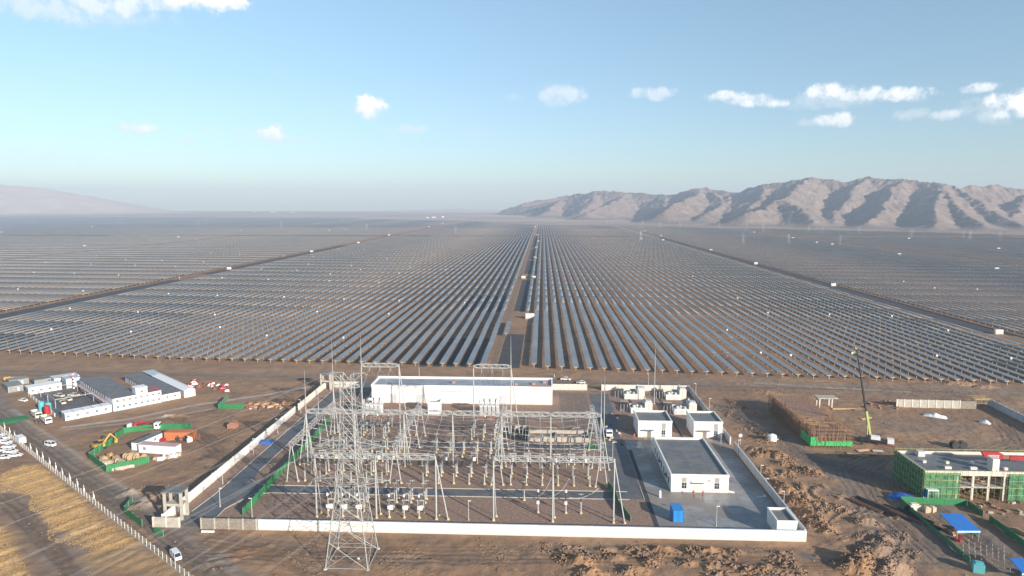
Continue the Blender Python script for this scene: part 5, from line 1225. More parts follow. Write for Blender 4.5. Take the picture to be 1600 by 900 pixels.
for i in range(30):
    u = random.random(); v = random.random(); px = 800+u*330; py = 760+v*60+(1-u)*18; x, y = Z1(px, py); kd = random.random()
    if i < 10:
        m = MB().cyl((0,-.5,1.0),(0,.5,1.0),.5,.5,12).cyl((0,-.6,1.0),(0,-.48,1.0),1.0,1.0,14).cyl((0,.48,1.0),(0,.6,1.0),1.0,1.0,14); mm, nme, cn = timber, 'cable_drum', 'wooden cable drum'
    elif i < 20: m = MB().box((0,0,.6),(2.4,1.4,1.2)).box((.1,0,1.35),(1.9,1.1,.3)); mm, nme, cn = canvas, 'covered_pallet', 'pallet under beige canvas'
    else: m = MB().box((0,0,.45),(1.5,1.2,.9)).box((0,.1,1.0),(1.0,.9,.2)); mm, nme, cn = (greywall if i % 2 else timber), 'crate', 'grey crate' if i % 2 else 'timber crate'
    o = m.build(nme, mm); o.location = (x, y, gz(x,y)); o.rotation_euler = (0,0,random.uniform(0,3)); tag(o, '%s, %s of the goods stored inside the green netting' % (cn, ordn(i+1)), nme.replace('_',' '), 'goods stored inside the green netting')
for i in range(9):
    x, y = Z1(1220+i*22+random.uniform(-8,8), 795-(i*4)+random.uniform(-8,6)); o = MB().box((0,0,.45),(1.9,1.1,.9)).box((0,0,.95),(1.3,.8,.3)).build('bulk_bag', whitep if i % 4 else canvas); o.location = (x,y,gz(x,y)); o.rotation_euler = (0,0,i*.7)
    tag(o, 'bulging %s bag in the row before the white cabin, %s from left' % ('white' if i % 4 else 'beige', ordn(i+1)), 'bag', 'bags before the white cabin')
for i in range(10):
    x, y = Z1(850+i*20, 880-i*3+random.uniform(-5,5)); o = MB().box((0,0,.5),(1.6,.3,1.0)).box((0,.4,.3),(1.4,.4,.6)).build('barrier_block', M('pinkish_block', (.6,.45,.4), .8)); o.location = (x,y,gz(x,y)); o.rotation_euler = (0,0,.2+random.uniform(-.3,.3))
    tag(o, 'pink-white barrier block outside the green netting, %s from left' % ordn(i+1), 'barrier', 'barrier blocks outside the netting')
for i in range(26):
    u = i/25; x, y = spot(385+u*58, 636-u*3+random.uniform(-4,5)); mm = random.choice((rustp,timber,brick,concrete)); nm2 = {'rust_steel':'rusty','raw_timber':'timber','stacked_brick':'brick-red','pale_concrete':'grey'}[mm.name]
    o = MB().box((0,0,.35),(random.uniform(1.5,4),.7,.6)).box((.3,.1,.8),(1.2,.5,.3)).build('salvage_pile', mm); o.location = (x,y,gz(x,y)); o.rotation_euler = (0,0,random.uniform(0,3)); tag(o, '%s scrap stack in the heap beside the small green plot, %s from left' % (nm2, ordn(i+1)), 'scrap', 'scrap heap outside the left wall')
x, y = spot(364,668); t = thing('brick_stack', 'lone reddish brick stack on the earth left of the left wall', 'bricks', (x,y,gz(x,y)))
MB().box((0,0,.9),(3.6,2.6,1.8)).build('pack', brick, t); MB().box((.2,0,2.1),(2.4,2.0,.6)).build('pack', brick, t)
x, y = spot(413,692); m = MB(); n_ = 10
for i in range(n_):
    for j in range(6):
        pass
gxs_ = np.linspace(-3.6,3.6,14); gys_ = np.linspace(-2,2,10); A_, B_ = np.meshgrid(gxs_, gys_); Zt = .25+.9*np.clip(1-np.hypot(A_/3.8,B_/2.2),0,1)**.5*(1+.5*fbm(A_*1.3,B_*1.3,2)); Zt[0]=Zt[-1]=0.02; Zt[:,0]=Zt[:,-1]=.02
o = np_mesh('tarpaulin', np.stack([A_,B_,Zt],-1).reshape(-1,3), grid_faces(14,10), bluep); o.location = (x,y,.06); tag(o, 'crumpled blue tarpaulin on the ground inside the left wall', 'tarpaulin')
def cloth(label, px, py, sx, sy, h, mat, rz=0, name='tarpaulin'):
    x, y = spot(px, py); A_, B_ = np.meshgrid(np.linspace(-sx/2,sx/2,16), np.linspace(-sy/2,sy/2,10)); Zt = .1+h*np.clip(1-np.hypot(A_/(sx*.55),B_/(sy*.55)),0,1)**.6*(1+.6*fbm(A_*1.1+px,B_*1.1,2)); Zt[0]=Zt[-1]=-.1; Zt[:,0]=Zt[:,-1]=-.1
    o = np_mesh(name, np.stack([A_,B_,Zt],-1).reshape(-1,3), grid_faces(16,10), mat); o.location = (x,y,gz(x,y)); o.rotation_euler = (0,0,rz); return tag(o, label, 'tarpaulin')
cloth('deep blue tarpaulin heap left of the green netted building', 1412, 779, 9, 6, 1.6, bluep, -.6)
cloth('white plastic sheet heap on bare earth at far right', 1461, 651, 9, 3, 1.4, whitep, -.6)
cloth('small white plastic scrap right of the larger white heap', 1539, 661, 4, 2.5, 1.2, whitep, -.8)
cloth('green ground netting at the left picture edge by the camp', 8, 658, 17, 9, .5, green, R(45), 'ground_netting')
cloth('small white sheet by the right side wall corner', 1199, 751, 2.2, 1.2, .5, whitep, 0)

# ------------------------------------------------------------------ perimeter fence, flags
def flen(): return float(np.linalg.norm(fenceB-fenceA))
FL = flen()+28
t = thing('perimeter_fence', 'long pale post-and-rail fence crossing the lower left corner', 'fence', (*along(-28,0),0), ang)
for i in range(int(FL/2.5)+6):
    x = i*2.5; MB().span(x-.08,x+.08,-.08,.08,-.2,2.2).build('post', offwh, t)
L = (int(FL/2.5)+5)*2.5
m = MB()
for z in (.35,1.1,1.9): m.span(0,L,-.03,.03,z-.05,z+.05)
for i in range(int(L/.5)): m.span(i*.5-.012, i*.5+.012, -.012, .012, .2, 2.0)
m.build('rail', steelw, t); MB().span(0,L,-.12,.12,-.2,.15).build('kerb', concrete, t)
def make_flag():
    t = thing('flag', 'x', 'flag', (0,0,-500)); MB().cyl((0,0,-.2),(0,0,3.4),.06,.05,6).build('pole', steelw, t)
    n = 7; vs = []; fs = []
    for i in range(n+1):
        z = 3.3-2.6*i/n; wd = .12+.38*(i/n)**.8
        vs += [(0,0,z),(wd*.5,.12*math.sin(i*1.3),z-.15),(wd,-.1*math.cos(i),z-.45),(wd*.5,-.05+.12*math.sin(i*1.3)-.06,z-.15)]
    for i in range(n):
        for j in range(4): fs.append((4*i+j,4*i+(j+1)%4,4*i+4+(j+1)%4,4*i+4+j))
    fs += [(0,1,2,3),(4*n+3,4*n+2,4*n+1,4*n)]
    MB().add(vs, fs).build('cloth', whitep, t); return t
fl0 = make_flag(); f1 = True
for i, (px, py) in enumerate(((7,672),(15.6,680),(23,686),(34,697),(48,706),(57.6,713),(67,720),(77.6,729),(87.6,737),(97.6,746),(109,754),(121,763),(131.6,773),(146.4,784))):
    x, y = spot(px, py); lb = 'limp white flag on the road side of the fence, %s from the left' % ordn(i+1)
    if f1: fl0.location = (x,y,gz(x,y)); fl0['label'] = lb; fl0['group'] = 'limp white flags along the fence'; f1 = False
    else: dup(fl0, (x,y,gz(x,y)), random.uniform(-.4,.4), lb, 'limp white flags along the fence')
for px, py, lab in ((33,693,'white box trailer beside the fence, behind the parked cars'),):
    x, y = spot(px, py); t = thing('box_trailer', lab, 'trailer', (x,y,gz(x,y)), ang); MB().span(-2.6,2.6,-1.1,1.1,.7,2.9).build('box', whitep, t); wheels(t, [(-1.2,.95),(-1.2,-.95),(1,.95),(1,-.95)], .4)
x, y = spot(307,829); t = thing('sack_heap', 'white sacks at the outer end of the rough block wall', 'sacks', (x+2,y,gz(x,y)))
for i in range(4): MB().cyl((i*.9,-1,.35),(i*.9+.8,-1,.4),.35,.3,8).build('sack', whitep, t)

# ------------------------------------------------------------------ blue cabinet, apron clutter
t = thing('blue_container', 'bright blue equipment cabin standing behind the front white wall', 'container', (*spot(1060,817),.07), 0)
MB().span(-1.5,1.5,0,5.2,.1,3.4).build('shell', blueb, t); MB().span(-1.55,1.55,-.05,5.25,3.4,3.5).build('roof', blueb, t); MB().span(-1.5,-1.35,-.04,0,.2,3.2).span(1.35,1.5,-.04,0,.2,3.2).span(-.03,.03,-.04,0,.2,3.2).build('door_rib', bluep, t); MB().span(-1.55,1.55,2.4,2.5,3.5,3.62).build('roof_rib', bluep, t)
x, y = spot(1031,777); t = thing('covered_post', 'white wrapped bollard left of the control building', 'bollard', (x,y,.07)); MB().cyl((0,0,0),(0,0,1.9),.42,.36,10).build('wrap', whitep, t); MB().cyl((0,0,1.9),(0,0,2.2),.36,.1,10).build('cap', whitep, t)
for i, (px, py) in enumerate(((1084,776),(1098,775))):
    x, y = spot(px, py); t = thing('fire_hydrant', '%s red hydrant standpipe before the control building' % ('left','right')[i], 'hydrant', (x,y,.07)); MB().cyl((0,0,0),(0,0,1.5),.16,.14,8).build('barrel', redp, t); MB().cyl((-.35,0,1.1),(.35,0,1.1),.1,.1,6).cyl((0,0,1.5),(0,0,1.75),.2,.05,8).build('outlet', redp, t)
x, y = spot(1189,778); o = MB().cyl((-1.4,-.3,.2),(1.4,.5,.35),.12,.1,6).box((1.3,.5,.4),(.5,1.0,.2)).build('fallen_lamp', whitep); o.location=(x,y,.08); tag(o, 'white lamp arm lying on the apron near the right wall', 'lamp arm')
x, y = spot(1143,770); o = MB().box((0,0,.2),(1.9,.7,.3)).box((-.3,0,.4),(1.1,.5,.15)).build('wheelbarrow_tray', whitep); o.location=(x,y,.08); o.rotation_euler=(0,0,-.3); tag(o, 'white tray lying by the right corner of the control building', 'tray')
x, y = spot(1153,690); t = thing('dish_post', 'round dish on a post at the gap of the right wall', 'dish', (x,y-3,0)); MB().cyl((0,0,0),(0,0,3.2),.12,.1,8).build('pole', steelw, t); MB().cyl((0,-.1,3.5),(0,.15,3.5),.75,.6,12).build('dish', greywall, t)
x, y = spot(1206,690); t = thing('water_tank', 'squat white water tank on dark earth right of the compound', 'tank', (x,y,gz(x,y))); MB().cyl((0,0,0),(0,0,2.0),1.7,1.7,18).build('shell', whitep, t); MB().cyl((0,0,2.0),(0,0,2.6),1.7,.4,18).build('dome', whitep, t)
MB().cyl((1.7,0,.4),(2.4,0,.4),.15,.15,8).build('outlet', whitep, t)
# clutter beside the service road
for i in range(22):
    px = 948+random.random()*70; py = 640+random.random()*60
    if 985 < px < 1060 and py > 640: px -= 45
    x, y = spot(px, py); mm = random.choice((rustp,timber,concrete,whitep)); nm2 = {'rust_steel':'rusty','raw_timber':'timber','pale_concrete':'grey','white_paint':'white'}[mm.name]
    o = MB().box((0,0,.3),(random.uniform(.6,1.8),.6,.5)).box((.1,0,.6),(.5,.4,.25)).build('site_debris', mm); o.location = (x,y,.07); o.rotation_euler = (0,0,random.uniform(0,3)); tag(o, '%s debris piece beside the service road, %s of the pieces strewn there' % (nm2, ordn(i+1)), 'debris', 'debris beside the service road')
# ------------------------------------------------------------------ people
def person(label, loc, rz, top, leg=navy, hat=whitep, arm=.25):
    t = thing('person', label, 'person', loc, rz)
    verts = [(0,0,.95),(0,0,1.2),(0,0,1.42),(0,0,1.52),(0,.02,1.66),(.19,0,1.40),(.27,arm*.4,1.12),(.28,arm,.86),(-.19,0,1.40),(-.27,-arm*.2,1.12),(-.28,arm*.3,.86),(.1,0,.9),(.12,.06,.48),(.12,-.02,.08),(.12,.14,.04),(-.1,0,.9),(-.12,-.04,.48),(-.12,-.14,.08),(-.12,.03,.04)]
    edges = [(0,1),(1,2),(2,3),(3,4),(2,5),(5,6),(6,7),(2,8),(8,9),(9,10),(0,11),(11,12),(12,13),(13,14),(0,15),(15,16),(16,17),(17,18)]
    rad = [.15,.14,.15,.06,.10,.075,.055,.04,.075,.055,.04,.10,.07,.05,.045,.10,.07,.05,.045]
    me = bpy.data.meshes.new('body'); me.from_pydata(verts, edges, []); o = bpy.data.objects.new('body', me); COL.objects.link(o); o.parent = t
    md = o.modifiers.new('skin', 'SKIN'); 
    for v, r in zip(me.skin_vertices[0].data, rad): v.radius = (r, r*.8)
    me.skin_vertices[0].data[0].use_root = True
    o.modifiers.new('sub', 'SUBSURF').levels = 1; o.modifiers['sub'].render_levels = 1; me.materials.append(top)
    MB().cyl((0,.02,1.7),(0,.02,1.8),.135,.07,10).cyl((0,.04,1.69),(0,.04,1.71),.17,.17,10).build('helmet', hat, t)
    MB().box((0,.12,1.64),(.06,.03,.05)).build('face', skinm, t)
    return t
for px, py, lab, top in ((866,590,'person in white standing by the vehicles behind the compound', whitep),(55,661,'person in dark clothes by the tipper trucks, left of two', navy),(61,661,'person in dark clothes by the tipper trucks, right of two', navy),
                         (970,684,'person in an orange vest beside the service road, leftmost', hivis),(991,685,'person in an orange vest before the small white building', hivis),(1084,779,'person in a red jacket bending by the left hydrant', redp),(928,652,'person in an orange vest in the rear yard', hivis),(1560,0,'',None)):
    if top is None: continue
    x, y = spot(px, py); person(lab, (x,y,gz(x,y)+.06), random.uniform(0,6), top)

# ------------------------------------------------------------------ right-hand building sites
def scaffold_block():
    x0, x1, y0, y1, h = 100.2, 115.4, 250.5, 298.5, 7.4
    t = thing('scaffolded_building', 'unfinished building wrapped in brown scaffold poles with green net below', 'building', (x0, y0, 0)); L, D = x1-x0, y1-y0
    m = MB()
    for i in range(12):
        xx = L*i/11
        for yy in (0, 1.2, D): m.cyl((xx,yy,0),(xx+random.uniform(-.1,.1),yy,h+random.uniform(-.6,1.6)),.10,.085,4)
    for j in range(44):
        yy = D*j/43
        for xx in (0, 1.2, L): m.cyl((xx,yy,0),(xx,yy+random.uniform(-.1,.1),h+random.uniform(-.6,1.6)),.10,.085,4)
    for i in range(1, 13):
        for j in range(1, 30): m.cyl((L*i/13,D*j/30,4.6),(L*i/13,D*j/30,h+random.uniform(-1.2,1.2)),.06,.06,4)
    for z in (1.2,2.6,4.0,5.4,6.8):
        for yy in (0,1.2,D): m.bar((0,yy,z),(L,yy,z),.07)
        for xx in (0,1.2,L): m.bar((xx,0,z),(xx,D,z),.07)
    sf = m
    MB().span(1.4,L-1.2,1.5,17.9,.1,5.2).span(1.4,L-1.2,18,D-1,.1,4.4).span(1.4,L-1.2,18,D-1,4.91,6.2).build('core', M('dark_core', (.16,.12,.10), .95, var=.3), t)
    MB().span(.6,L-.6,18,D-.6,4.41,4.9).span(1.3,L-1.1,18,D-.9,6.21,6.4).build('deck', M('reddish_deck', (.28,.18,.14), .95, var=.25, scale=1.5), t)
    m = MB()
    for i in range(16): a = random.uniform(.5,L-5); b = random.uniform(9,18); m.box((a+2,b,5.1+random.random()*1.6),(random.uniform(3,6),.7,.12), random.uniform(-.2,.2))
    m.build('boards', timber, t)
    m = MB().span(-.12,-.02,-.1,9.5,.8,4.0).span(-.1,L+.1,-.16,-.06,.9,2.7).span(-.1,2.4,-.18,-.165,2.7,4.2); m.build('net', M('bright_green_net', (.04,.42,.12), .7, var=.15, scale=1.5), t)
    m = sf
    for i in range(26): a = random.uniform(0,L); m.bar((a,-.3,random.uniform(0,3)),(a+random.uniform(-1.5,1.5),-.3,random.uniform(4,7.5)),.05)
    for i in range(30): b = random.uniform(0,D); m.bar((-.3,b,random.uniform(0,3)),(-.3,b+random.uniform(-2,2),random.uniform(4,7.5)),.05)
    m.build('scaffold_frame', M('scaffold_pole', (.36,.215,.125), .8, var=.3), t)
scaffold_block()
x, y = spot(1279,637); t = thing('concrete_frame', 'small open concrete frame with flat slab behind the scaffolding', 'frame', (x,y,0)); x2 = spot(1300,637)[0]-x
for a in (.2, x2-.4):
    for b in (0, 3.2): MB().span(a,a+.45,b,b+.45,0,4.2).build('column', offwh, t)
MB().span(-.6,x2+2.2,-.6,4.4,4.2,4.6).build('slab', concrete, t)
def mobile_crane():
    x, y = spot(1370,693); t = thing('mobile_crane', 'mobile crane with tall black boom, lime lower boom, by the scaffolding', 'crane', (x,y,0), R(-20))
    MB().span(-6,3.4,-1.3,1.3,.9,1.6).build('chassis', black, t)
    for i in range(4):
        for s in (-1,1): MB().cyl((-5+i*2.3,s*1.1-.2,.55),(-5+i*2.3,s*1.1+.2,.55),.55,.55,12).build('wheel', tyre, t)
    c = MB().span(3.4,5.6,-1.25,1.25,.8,2.5).build('cab', whitep, t); MB().span(5.58,5.66,-1.0,1.0,1.5,2.3).build('windscreen', glass, c)
    MB().span(-2.2,1.0,-1.2,1.2,1.7,2.9).build('upper_body', whitep, t); MB().span(-.2,1.4,1.2,2.0,1.8,3.2).build('operator_cab', glass, t)
    MB().span(-3.6,-2.2,-1.2,1.2,1.6,2.8).build('counterweight', black, t)
    inv = t.matrix_world
    def loc(p): 
        dx, dy = p[0]-x, p[1]-y; c_, s_ = math.cos(R(20)), math.sin(R(20)); return (dx*c_-dy*s_, dx*s_+dy*c_, p[2])
    b0_ = (x-1.6, y+2.5, 2.4); top = (x-7.6, y+4.5, 35.5)
    f = .28; mid = tuple(b0_[i]+(top[i]-b0_[i])*f for i in range(3)); m2 = tuple(b0_[i]+(top[i]-b0_[i])*.63 for i in range(3))
    MB().cyl(loc(b0_), loc(mid), .62, .58, 6).build('lower_boom', lime, t); MB().cyl(loc(mid), loc(m2), .42, .38, 6).cyl(loc(m2), loc(top), .34, .26, 6).build('upper_boom', black, t)
    MB().cyl(loc(top), loc((top[0]-.7, top[1], top[2]+.5)), .28, .24, 6).box(loc((top[0]-.9, top[1]-.2, top[2]-1.2)), (.45,.4,.9)).build('boom_head', lime, t)
    MB().cyl(loc((x-3.0,y+1.5,2.6)), loc(tuple(b0_[i]+(mid[i]-b0_[i])*.6 for i in range(3))), .16, .14, 6).build('lift_ram', steelw, t)
    m = MB(); m.cyl(loc((top[0]-.8,top[1],top[2])), loc((top[0]-.8,top[1],18)), .03, .03, 4).build('hoist_rope', black, t)
    for s in (-1,1): MB().span(-5.8,-5.2,s*2.9-.9,s*2.9+.9,.9,1.1).box((-5.5,s*3.6,.45),(.7,.7,.9)).build('outrigger', black, t)
mobile_crane()
for i, (px, py, rz, L, mm, nm2) in enumerate(((1385,698,-.5,6,rustp,'rusty'),(1395,690,-.5,7,rustp,'rusty'),(1350,705,.3,5,timber,'timber'),(1372,706,-.1,3.5,concrete,'grey'),(1360,712,.2,6,rustp,'rusty'),(1340,712,-.4,7,timber,'timber'),(1325,715,-.3,6,rustp,'rusty'),(1355,655,.5,6,timber,'timber'),(1335,640,0,6,timber,'timber'),(1315,640,.1,8,timber,'timber'),(1340,641,.5,4,rustp,'rusty'))):
    x, y = spot(px, py); m = MB()
    for j in range(5): m.box((0,j*.32,.2+.1*(j%2)),(L,.22,.25), random.uniform(-.05,.05))
    o = m.build('beam_stack', mm); o.location=(x,y,0); o.rotation_euler=(0,0,rz); tag(o, '%s beam stack on the ground by the crane, %s of eleven from the cab' % (nm2, ordn(i+1)), 'beams', 'beam stacks round the crane')
for i in range(26):
    x, y = spot(1352+random.random()*82, 628+random.random()*11); o = MB().box((0,0,.3),(random.uniform(.8,2),.8,.6)).build('brick_rubble', brick); o.location=(x,y,0); o.rotation_euler=(0,0,random.uniform(0,3)); tag(o, 'reddish brick rubble pack strewn left of the lone block wall', 'rubble', 'brick rubble left of the block wall')
t = thing('scaffold_corner', 'yellowish scaffold cluster where the two far right walls meet', 'scaffold', (*spot(1522,637),0)); m = MB()
for i in range(14): a = random.uniform(0,7); b = random.uniform(0,4); m.cyl((a,b,0),(a+random.uniform(-.4,.4),b,4.6),.09,.09,4)
for z in (2,3.6,4.3): m.bar((0,0,z),(7,0,z),.1); m.bar((0,4,z),(7,4,z),.1)
m.build('poles', timber, t); MB().span(.5,6.5,.2,3.8,3.7,3.85).build('deck', M('yellow_board', (.5,.36,.12), .8), t)
# rebar / formwork rows
for i in range(9):
    x, y = spot(1350+i*11, 792+i*3.0-(i%2)*6); m = MB()
    for j in range(4): m.box((j*.35,0,.15+.15*(j%2)),(.25,11,.25))
    o = m.build('formwork_beam', black if i % 3 else rustp); o.location=(x,y,gz(x,y)); o.rotation_euler=(0,0,R(28)); tag(o, 'long %s formwork beam bundle on the earth, %s from the left below the dark yard' % ('black' if i % 3 else 'rusty', ordn(i+1)), 'formwork', 'formwork bundles left of the blue tarpaulin')

def net_mat(name, col, open_=.35):
    m = M(name, col, .85, var=.4, scale=.9); nt = m.node_tree; b = nt.nodes['Principled BSDF']; n = nn(nt, 'ShaderNodeTexNoise'); n.inputs['Scale'].default_value = .55; n.inputs['Detail'].default_value = 6
    g = nn(nt, 'ShaderNodeNewGeometry'); nt.links.new(g.outputs['Position'], n.inputs['Vector']); mr = nn(nt, 'ShaderNodeMapRange'); mr.inputs['From Min'].default_value = .38; mr.inputs['From Max'].default_value = .62; mr.inputs['To Min'].default_value = open_; mr.inputs['To Max'].default_value = .95
    nt.links.new(n.outputs[0], mr.inputs['Value']); nt.links.new(mr.outputs[0], b.inputs['Alpha']); return m
def netted_building():
    x0, y0 = 117.4, 206.2; L, D = 44, 16.5; h1, h2 = 4.4, 8.6
    t = thing('unfinished_building', 'large unfinished two-storey concrete building with green netting and flat roof', 'building', (x0,y0,0))
    MB().span(0,L,0,D,h2-.45,h2).build('roof_slab', M('wet_roof', (.15,.155,.16), .5, var=.25, scale=.15), t)
    MB().span(-.1,L,-.15,.2,h2-.75,h2+.75).span(-.1,L,D-.2,D+.15,h2-.75,h2+.9).span(-.15,.2,.2,D-.2,h2-.75,h2+.75).build('parapet', offwh, t)
    MB().span(0,L,-.05,D,h1-.45,h1).build('floor_slab', concrete, t)
    for i in range(10):
        for yy in (0.05, 5.5, 11, D-.6):
            MB().span(i*4.7,i*4.7+.65,yy,yy+.6,0,h2-.75).build('column', offwh, t)
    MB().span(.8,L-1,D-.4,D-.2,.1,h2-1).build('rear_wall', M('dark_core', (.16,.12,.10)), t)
    for (a, b) in ((-.3,10.2),(24.6,L)): MB().span(a,b,-.75,-.68,.4,8.9).build('net', net_mat('yard_green_net', (.09,.26,.13), .25), t)
    MB().span(-.85,-.78,-.7,D+.6,.3,9.4).build('net', net_mat('deep_green_net', (.05,.17,.09), .55), t)
    m = MB()
    for i in range(26): m.cyl((-.6+i*1.75,-.85,0),(-.6+i*1.75,-.85,h2+1.6),.06,.06,4)
    for z in (2.2,4.4,6.6,8.6,9.6): m.bar((-.9,-.85,z),(10.4,-.85,z),.06); m.bar((24.6,-.85,z),(L,-.85,z),.06)
    for i in range(12): m.cyl((-.95,-.6+i*1.55,0),(-.95,-.6+i*1.55,h2+2),.06,.06,4)
    for z in (2.2,4.4,6.6,8.6,9.9): m.bar((-.95,-.8,z),(-.95,D+.6,z),.06)
    for i in range(26): m.cyl((-.6+i*1.75,D+.8,4),(-.6+i*1.75,D+.8,h2+1.8),.05,.05,4)
    m.bar((-.6,D+.8,h2+1.3),(L,D+.8,h2+1.3),.06); m.bar((29,-1.0,h2),(33,-1.0,2),.07)
    m.build('scaffold_frame', M('green_yellow_pole', (.38,.42,.15), .8), t)
    m = MB()
    for i in range(46):
        a = random.uniform(10.5,24); b = random.uniform(2,12); z = h1 if i < 30 else .1; m.box((a,b,z+.3+random.random()*1.4),(random.uniform(1,3.4),.35,.3), random.uniform(0,3))
    m.build('stored_timber', timber, t)['kind'] = 'stuff'
    for i, (a, b) in enumerate(((4.2,8.5),(8.2,3.6),(9.2,3.6),(11.0,8.0),(15.8,3.4),(16.8,3.4),(18.5,8.0),(24.6,7.0),(26.0,3.4))): MB().span(a-.5,a+.5,b-.4,b+.4,h2,h2+.75).build('roof_block', offwh, t)
    MB().span(20.6,22.6,1.2,3.8,h2,h2+4.2).build('stair_head', offwh, t)
    MB().span(5.0,7.2,D-3,D-1.2,h2,h2+1.8).build('roof_hatch', greywall, t)
netted_building()
t = thing('pump_boom', 'red folded boom with white lettering lying over the unfinished roof', 'boom', (135.5,213,0))
MB().span(5.0,5.7,-.35,.35,8.6,11.4).build('support', offwh, t)
fix_normals(MB().prism([(2.2,13.2),(7.5,13.1),(9.0,12.4),(9.0,10.9),(4.2,11.2),(3.2,11.6)], -.5, .5, 'y').build('boom_head', redp, t))
MB().span(11,21,-.45,.45,10.6,11.9).build('boom_arm', redp, t); MB().span(9.0,12.0,-.3,.3,10.9,11.9).build('hinge', rustp, t)
m = MB(); xx = 4.3
for i, ww in enumerate((.3,.34,.4,.32,.3,.34,.3)):      # block capitals, too small in the photograph to read
    m.span(xx,xx+.09,-.53,-.505,11.35,12.2).span(xx+.09,xx+ww,-.53,-.505,12.08,12.2)
    if i % 2: m.span(xx+ww-.08,xx+ww,-.53,-.505,11.35,12.08)
    else: m.span(xx+.09,xx+ww,-.53,-.505,11.35,11.47).span(xx+.09,xx+ww-.06,-.53,-.505,11.7,11.82)
    xx += ww+.17
m.build('lettering', whitep, t)
# porch stair cabin in front of the netted building
x, y = spot(1449,785); t = thing('stair_cabin', 'small blue and white stair cabin before the green netted front', 'cabin', (x,y,0)); MB().span(0,3.2,0,2.4,3.6,3.9).build('roof', whitep, t)
for a in (0,3.0):
    for b in (0,2.2): MB().span(a,a+.18,b,b+.18,0,3.6).build('post', steelw, t)
MB().span(-.1,0,0,2.4,1.2,3.8).build('side_panel', blueb, t)
def shed(label, corners, z, name='blue_shed'):
    pts = [spot(px, py, zz) for (px, py, zz) in corners]; cx = sum(p[0] for p in pts)/4; cy = sum(p[1] for p in pts)/4
    t = thing(name, label, 'shed', (cx,cy,0)); top = [(p[0]-cx,p[1]-cy,c[2]) for p, c in zip(pts, corners)]
    MB().add([(a,b,c-.12) for a,b,c in top]+top, [(0,3,2,1),(4,5,6,7),(0,1,5,4),(1,2,6,5),(2,3,7,6),(3,0,4,7)]).build('roof', M('blue_roof', (.03,.20,.62), .45, var=.1), t)
    a, b = top[0], top[1]; MB().add([(a[0],a[1]-.06,a[2]-.55),(b[0],b[1]-.06,b[2]-.55),(b[0],b[1]-.06,b[2]-.1),(a[0],a[1]-.06,a[2]-.1),(a[0],a[1]-.01,a[2]-.55),(b[0],b[1]-.01,b[2]-.55),(b[0],b[1]-.01,b[2]-.1),(a[0],a[1]-.01,a[2]-.1)], [(0,1,2,3),(7,6,5,4),(0,4,5,1),(3,2,6,7)]).build('fascia', M('light_blue_trim', (.45,.68,.82), .6), t)
    for q in top: MB().cyl((q[0]*.94,q[1]*.94,0),(q[0]*.94,q[1]*.94,q[2]-.13),.08,.08,6).build('post', steelw, t)
    MB().box((0,0,.5),(3,1.2,1.0)).box((1.2,2,.5),(2,1.4,1.0)).build('workbench', rustp, t)
shed('open work shed with blue roof inside the green barriers', [(1496,829,3.2),(1532,829,3.2),(1502,802,3.5),(1468,802,3.5)], 3.2)
shed('open work shed with blue roof cut off by the right edge', [(1597,895,3.2),(1640,897,3.2),(1612,873,3.5),(1578,872,3.5)], 3.2)
# upright rods in rows
k_ = 0
for c in range(8):
    for r_ in range(5 if c % 2 else 4):
        px = 1504+c*9.2+r_*.3; py = 853+c*1.8+r_*7.0-(4 if c%2 else 0); x, y = spot(px, py)
        o = MB().cyl((0,0,0),(0,0,1.3),.035,.035,5).cyl((0,0,1.3),(0,0,1.55),.10,.08,6).build('marker_post', M('marker_grey', (.42,.42,.40), .7)); o.location=(x,y,gz(x,y)); tag(o, 'white-topped marker post before the blue shed, %s column from left, %s from the shed' % (ordn(c+1), ordn(r_+1)), 'post', 'white-topped marker posts'); k_ += 1
t = thing('pipe_rail', 'long thin steel rail laid diagonally past the marker posts', 'rail', (*spot(1519,842),0)); x2, y2 = spot(1568,874); x1_, y1_ = spot(1519,842); MB().bar((0,0,1.2),(x2-x1_,y2-y1_,1.2),.07).build('rail', steelw, t); MB().cyl((0,0,0),(0,0,1.25),.06,.06,5).cyl((x2-x1_,y2-y1_,0),(x2-x1_,y2-y1_,1.25),.06,.06,5).build('leg', steelw, t)
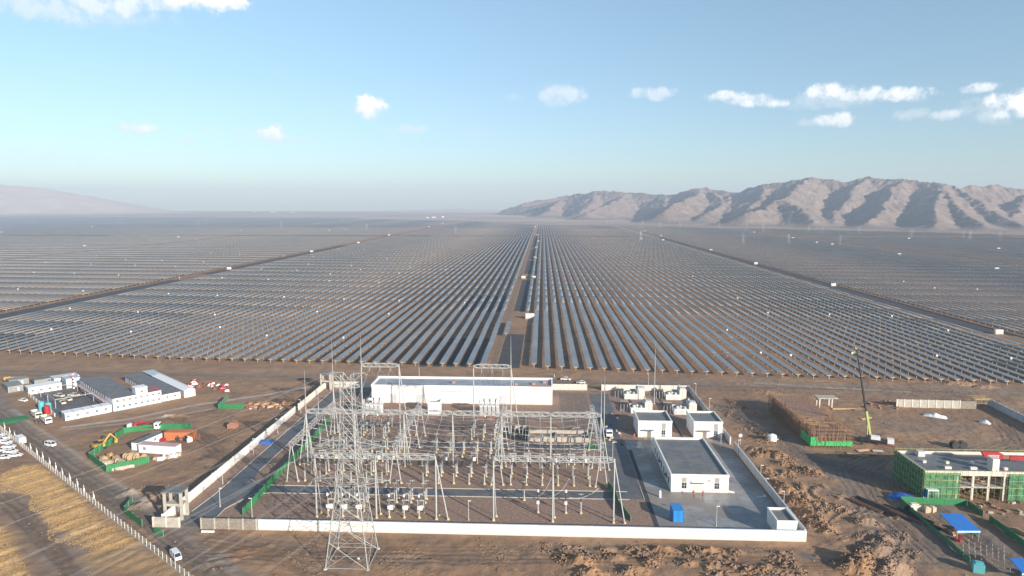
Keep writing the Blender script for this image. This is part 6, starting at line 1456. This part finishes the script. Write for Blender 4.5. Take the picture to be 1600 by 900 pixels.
for i, (px, py, mm, nme, lb, d_) in enumerate(((1428,796,offwh,'site_generator','pale generator box at the top of the green barriers',(3,2,1.6)),(1447,800,canvas,'cement_pallet','beige cement pallet left of the blue shed, left one',(2,1.6,1.4)),(1456,799,canvas,'cement_pallet','beige cement pallet left of the blue shed, right one',(2,1.6,1.4)),
                                    (1497,845,redp,'red_trolley','red trolley in front of the blue shed',(2,1.2,.8)),(1528,893,tealp,'teal_tank','teal tank at the bottom edge of the building site',(2.4,2.4,2.2)),(1487,834,timber,'timber_stack','timber stack left of the blue shed posts',(3,.7,.5)),(1594,833,timber,'timber_stack','timber stack by the right edge below the concrete building',(5,.8,.6)),(1420,797,black,'scrap_box','black scrap box at the corner of the green barriers',(2,1.2,1)))):
    x, y = spot(px, py); o = MB().box((0,0,d_[2]/2),d_).box((0,0,d_[2]+.15),(d_[0]*.6,d_[1]*.6,.3)).build(nme, mm); o.location=(x,y,gz(x,y)); o.rotation_euler=(0,0,.3*i); tag(o, lb, nme.replace('_',' '))
for i in range(16):
    x, y = spot(1520+random.random()*80, 785+random.random()*20); o = MB().box((0,0,.25),(random.uniform(.8,2),.6,.5)).build('rubble', concrete if i%2 else rustp); o.location=(x,y,gz(x,y)); o.rotation_euler=(0,0,i); tag(o, '%s rubble piece before the open concrete storeys' % ('grey' if i%2 else 'rusty'), 'rubble', '%s rubble before the concrete building' % ('grey' if i%2 else 'rusty'))
x, y = spot(1497,700); t = thing('cable_reel', 'pair of black cable reels on the earth behind the netted roof', 'cable reel', (x,y,gz(x,y))); 
for a in (-1.4,1.4): MB().cyl((a,-.9,1.4),(a,.9,1.4),.8,.8,12).cyl((a,-1,1.4),(a,-.8,1.4),1.4,1.4,16).cyl((a,.8,1.4),(a,1,1.4),1.4,1.4,16).build('reel', black, t)

# ------------------------------------------------------------------ air
hz = MB().span(-9200, 9200, -700, 10000, -4, 330).build('haze', bpy.data.materials.new('haze_air')); hz['kind'] = 'stuff'; hz['label'] = 'pale blue haze lying over the plain'; hz['category'] = 'haze'
hm = hz.data.materials[0]; hm.use_nodes = True; hn = hm.node_tree; hn.nodes.clear(); ho = nn(hn, 'ShaderNodeOutputMaterial'); pvn = nn(hn, 'ShaderNodeVolumePrincipled')
pvn.inputs['Color'].default_value = (.66,.80,1.0,1); pvn.inputs['Density'].default_value = 1.2e-4; pvn.inputs['Anisotropy'].default_value = 0.0
hn.links.new(pvn.outputs[0], ho.inputs['Volume'])
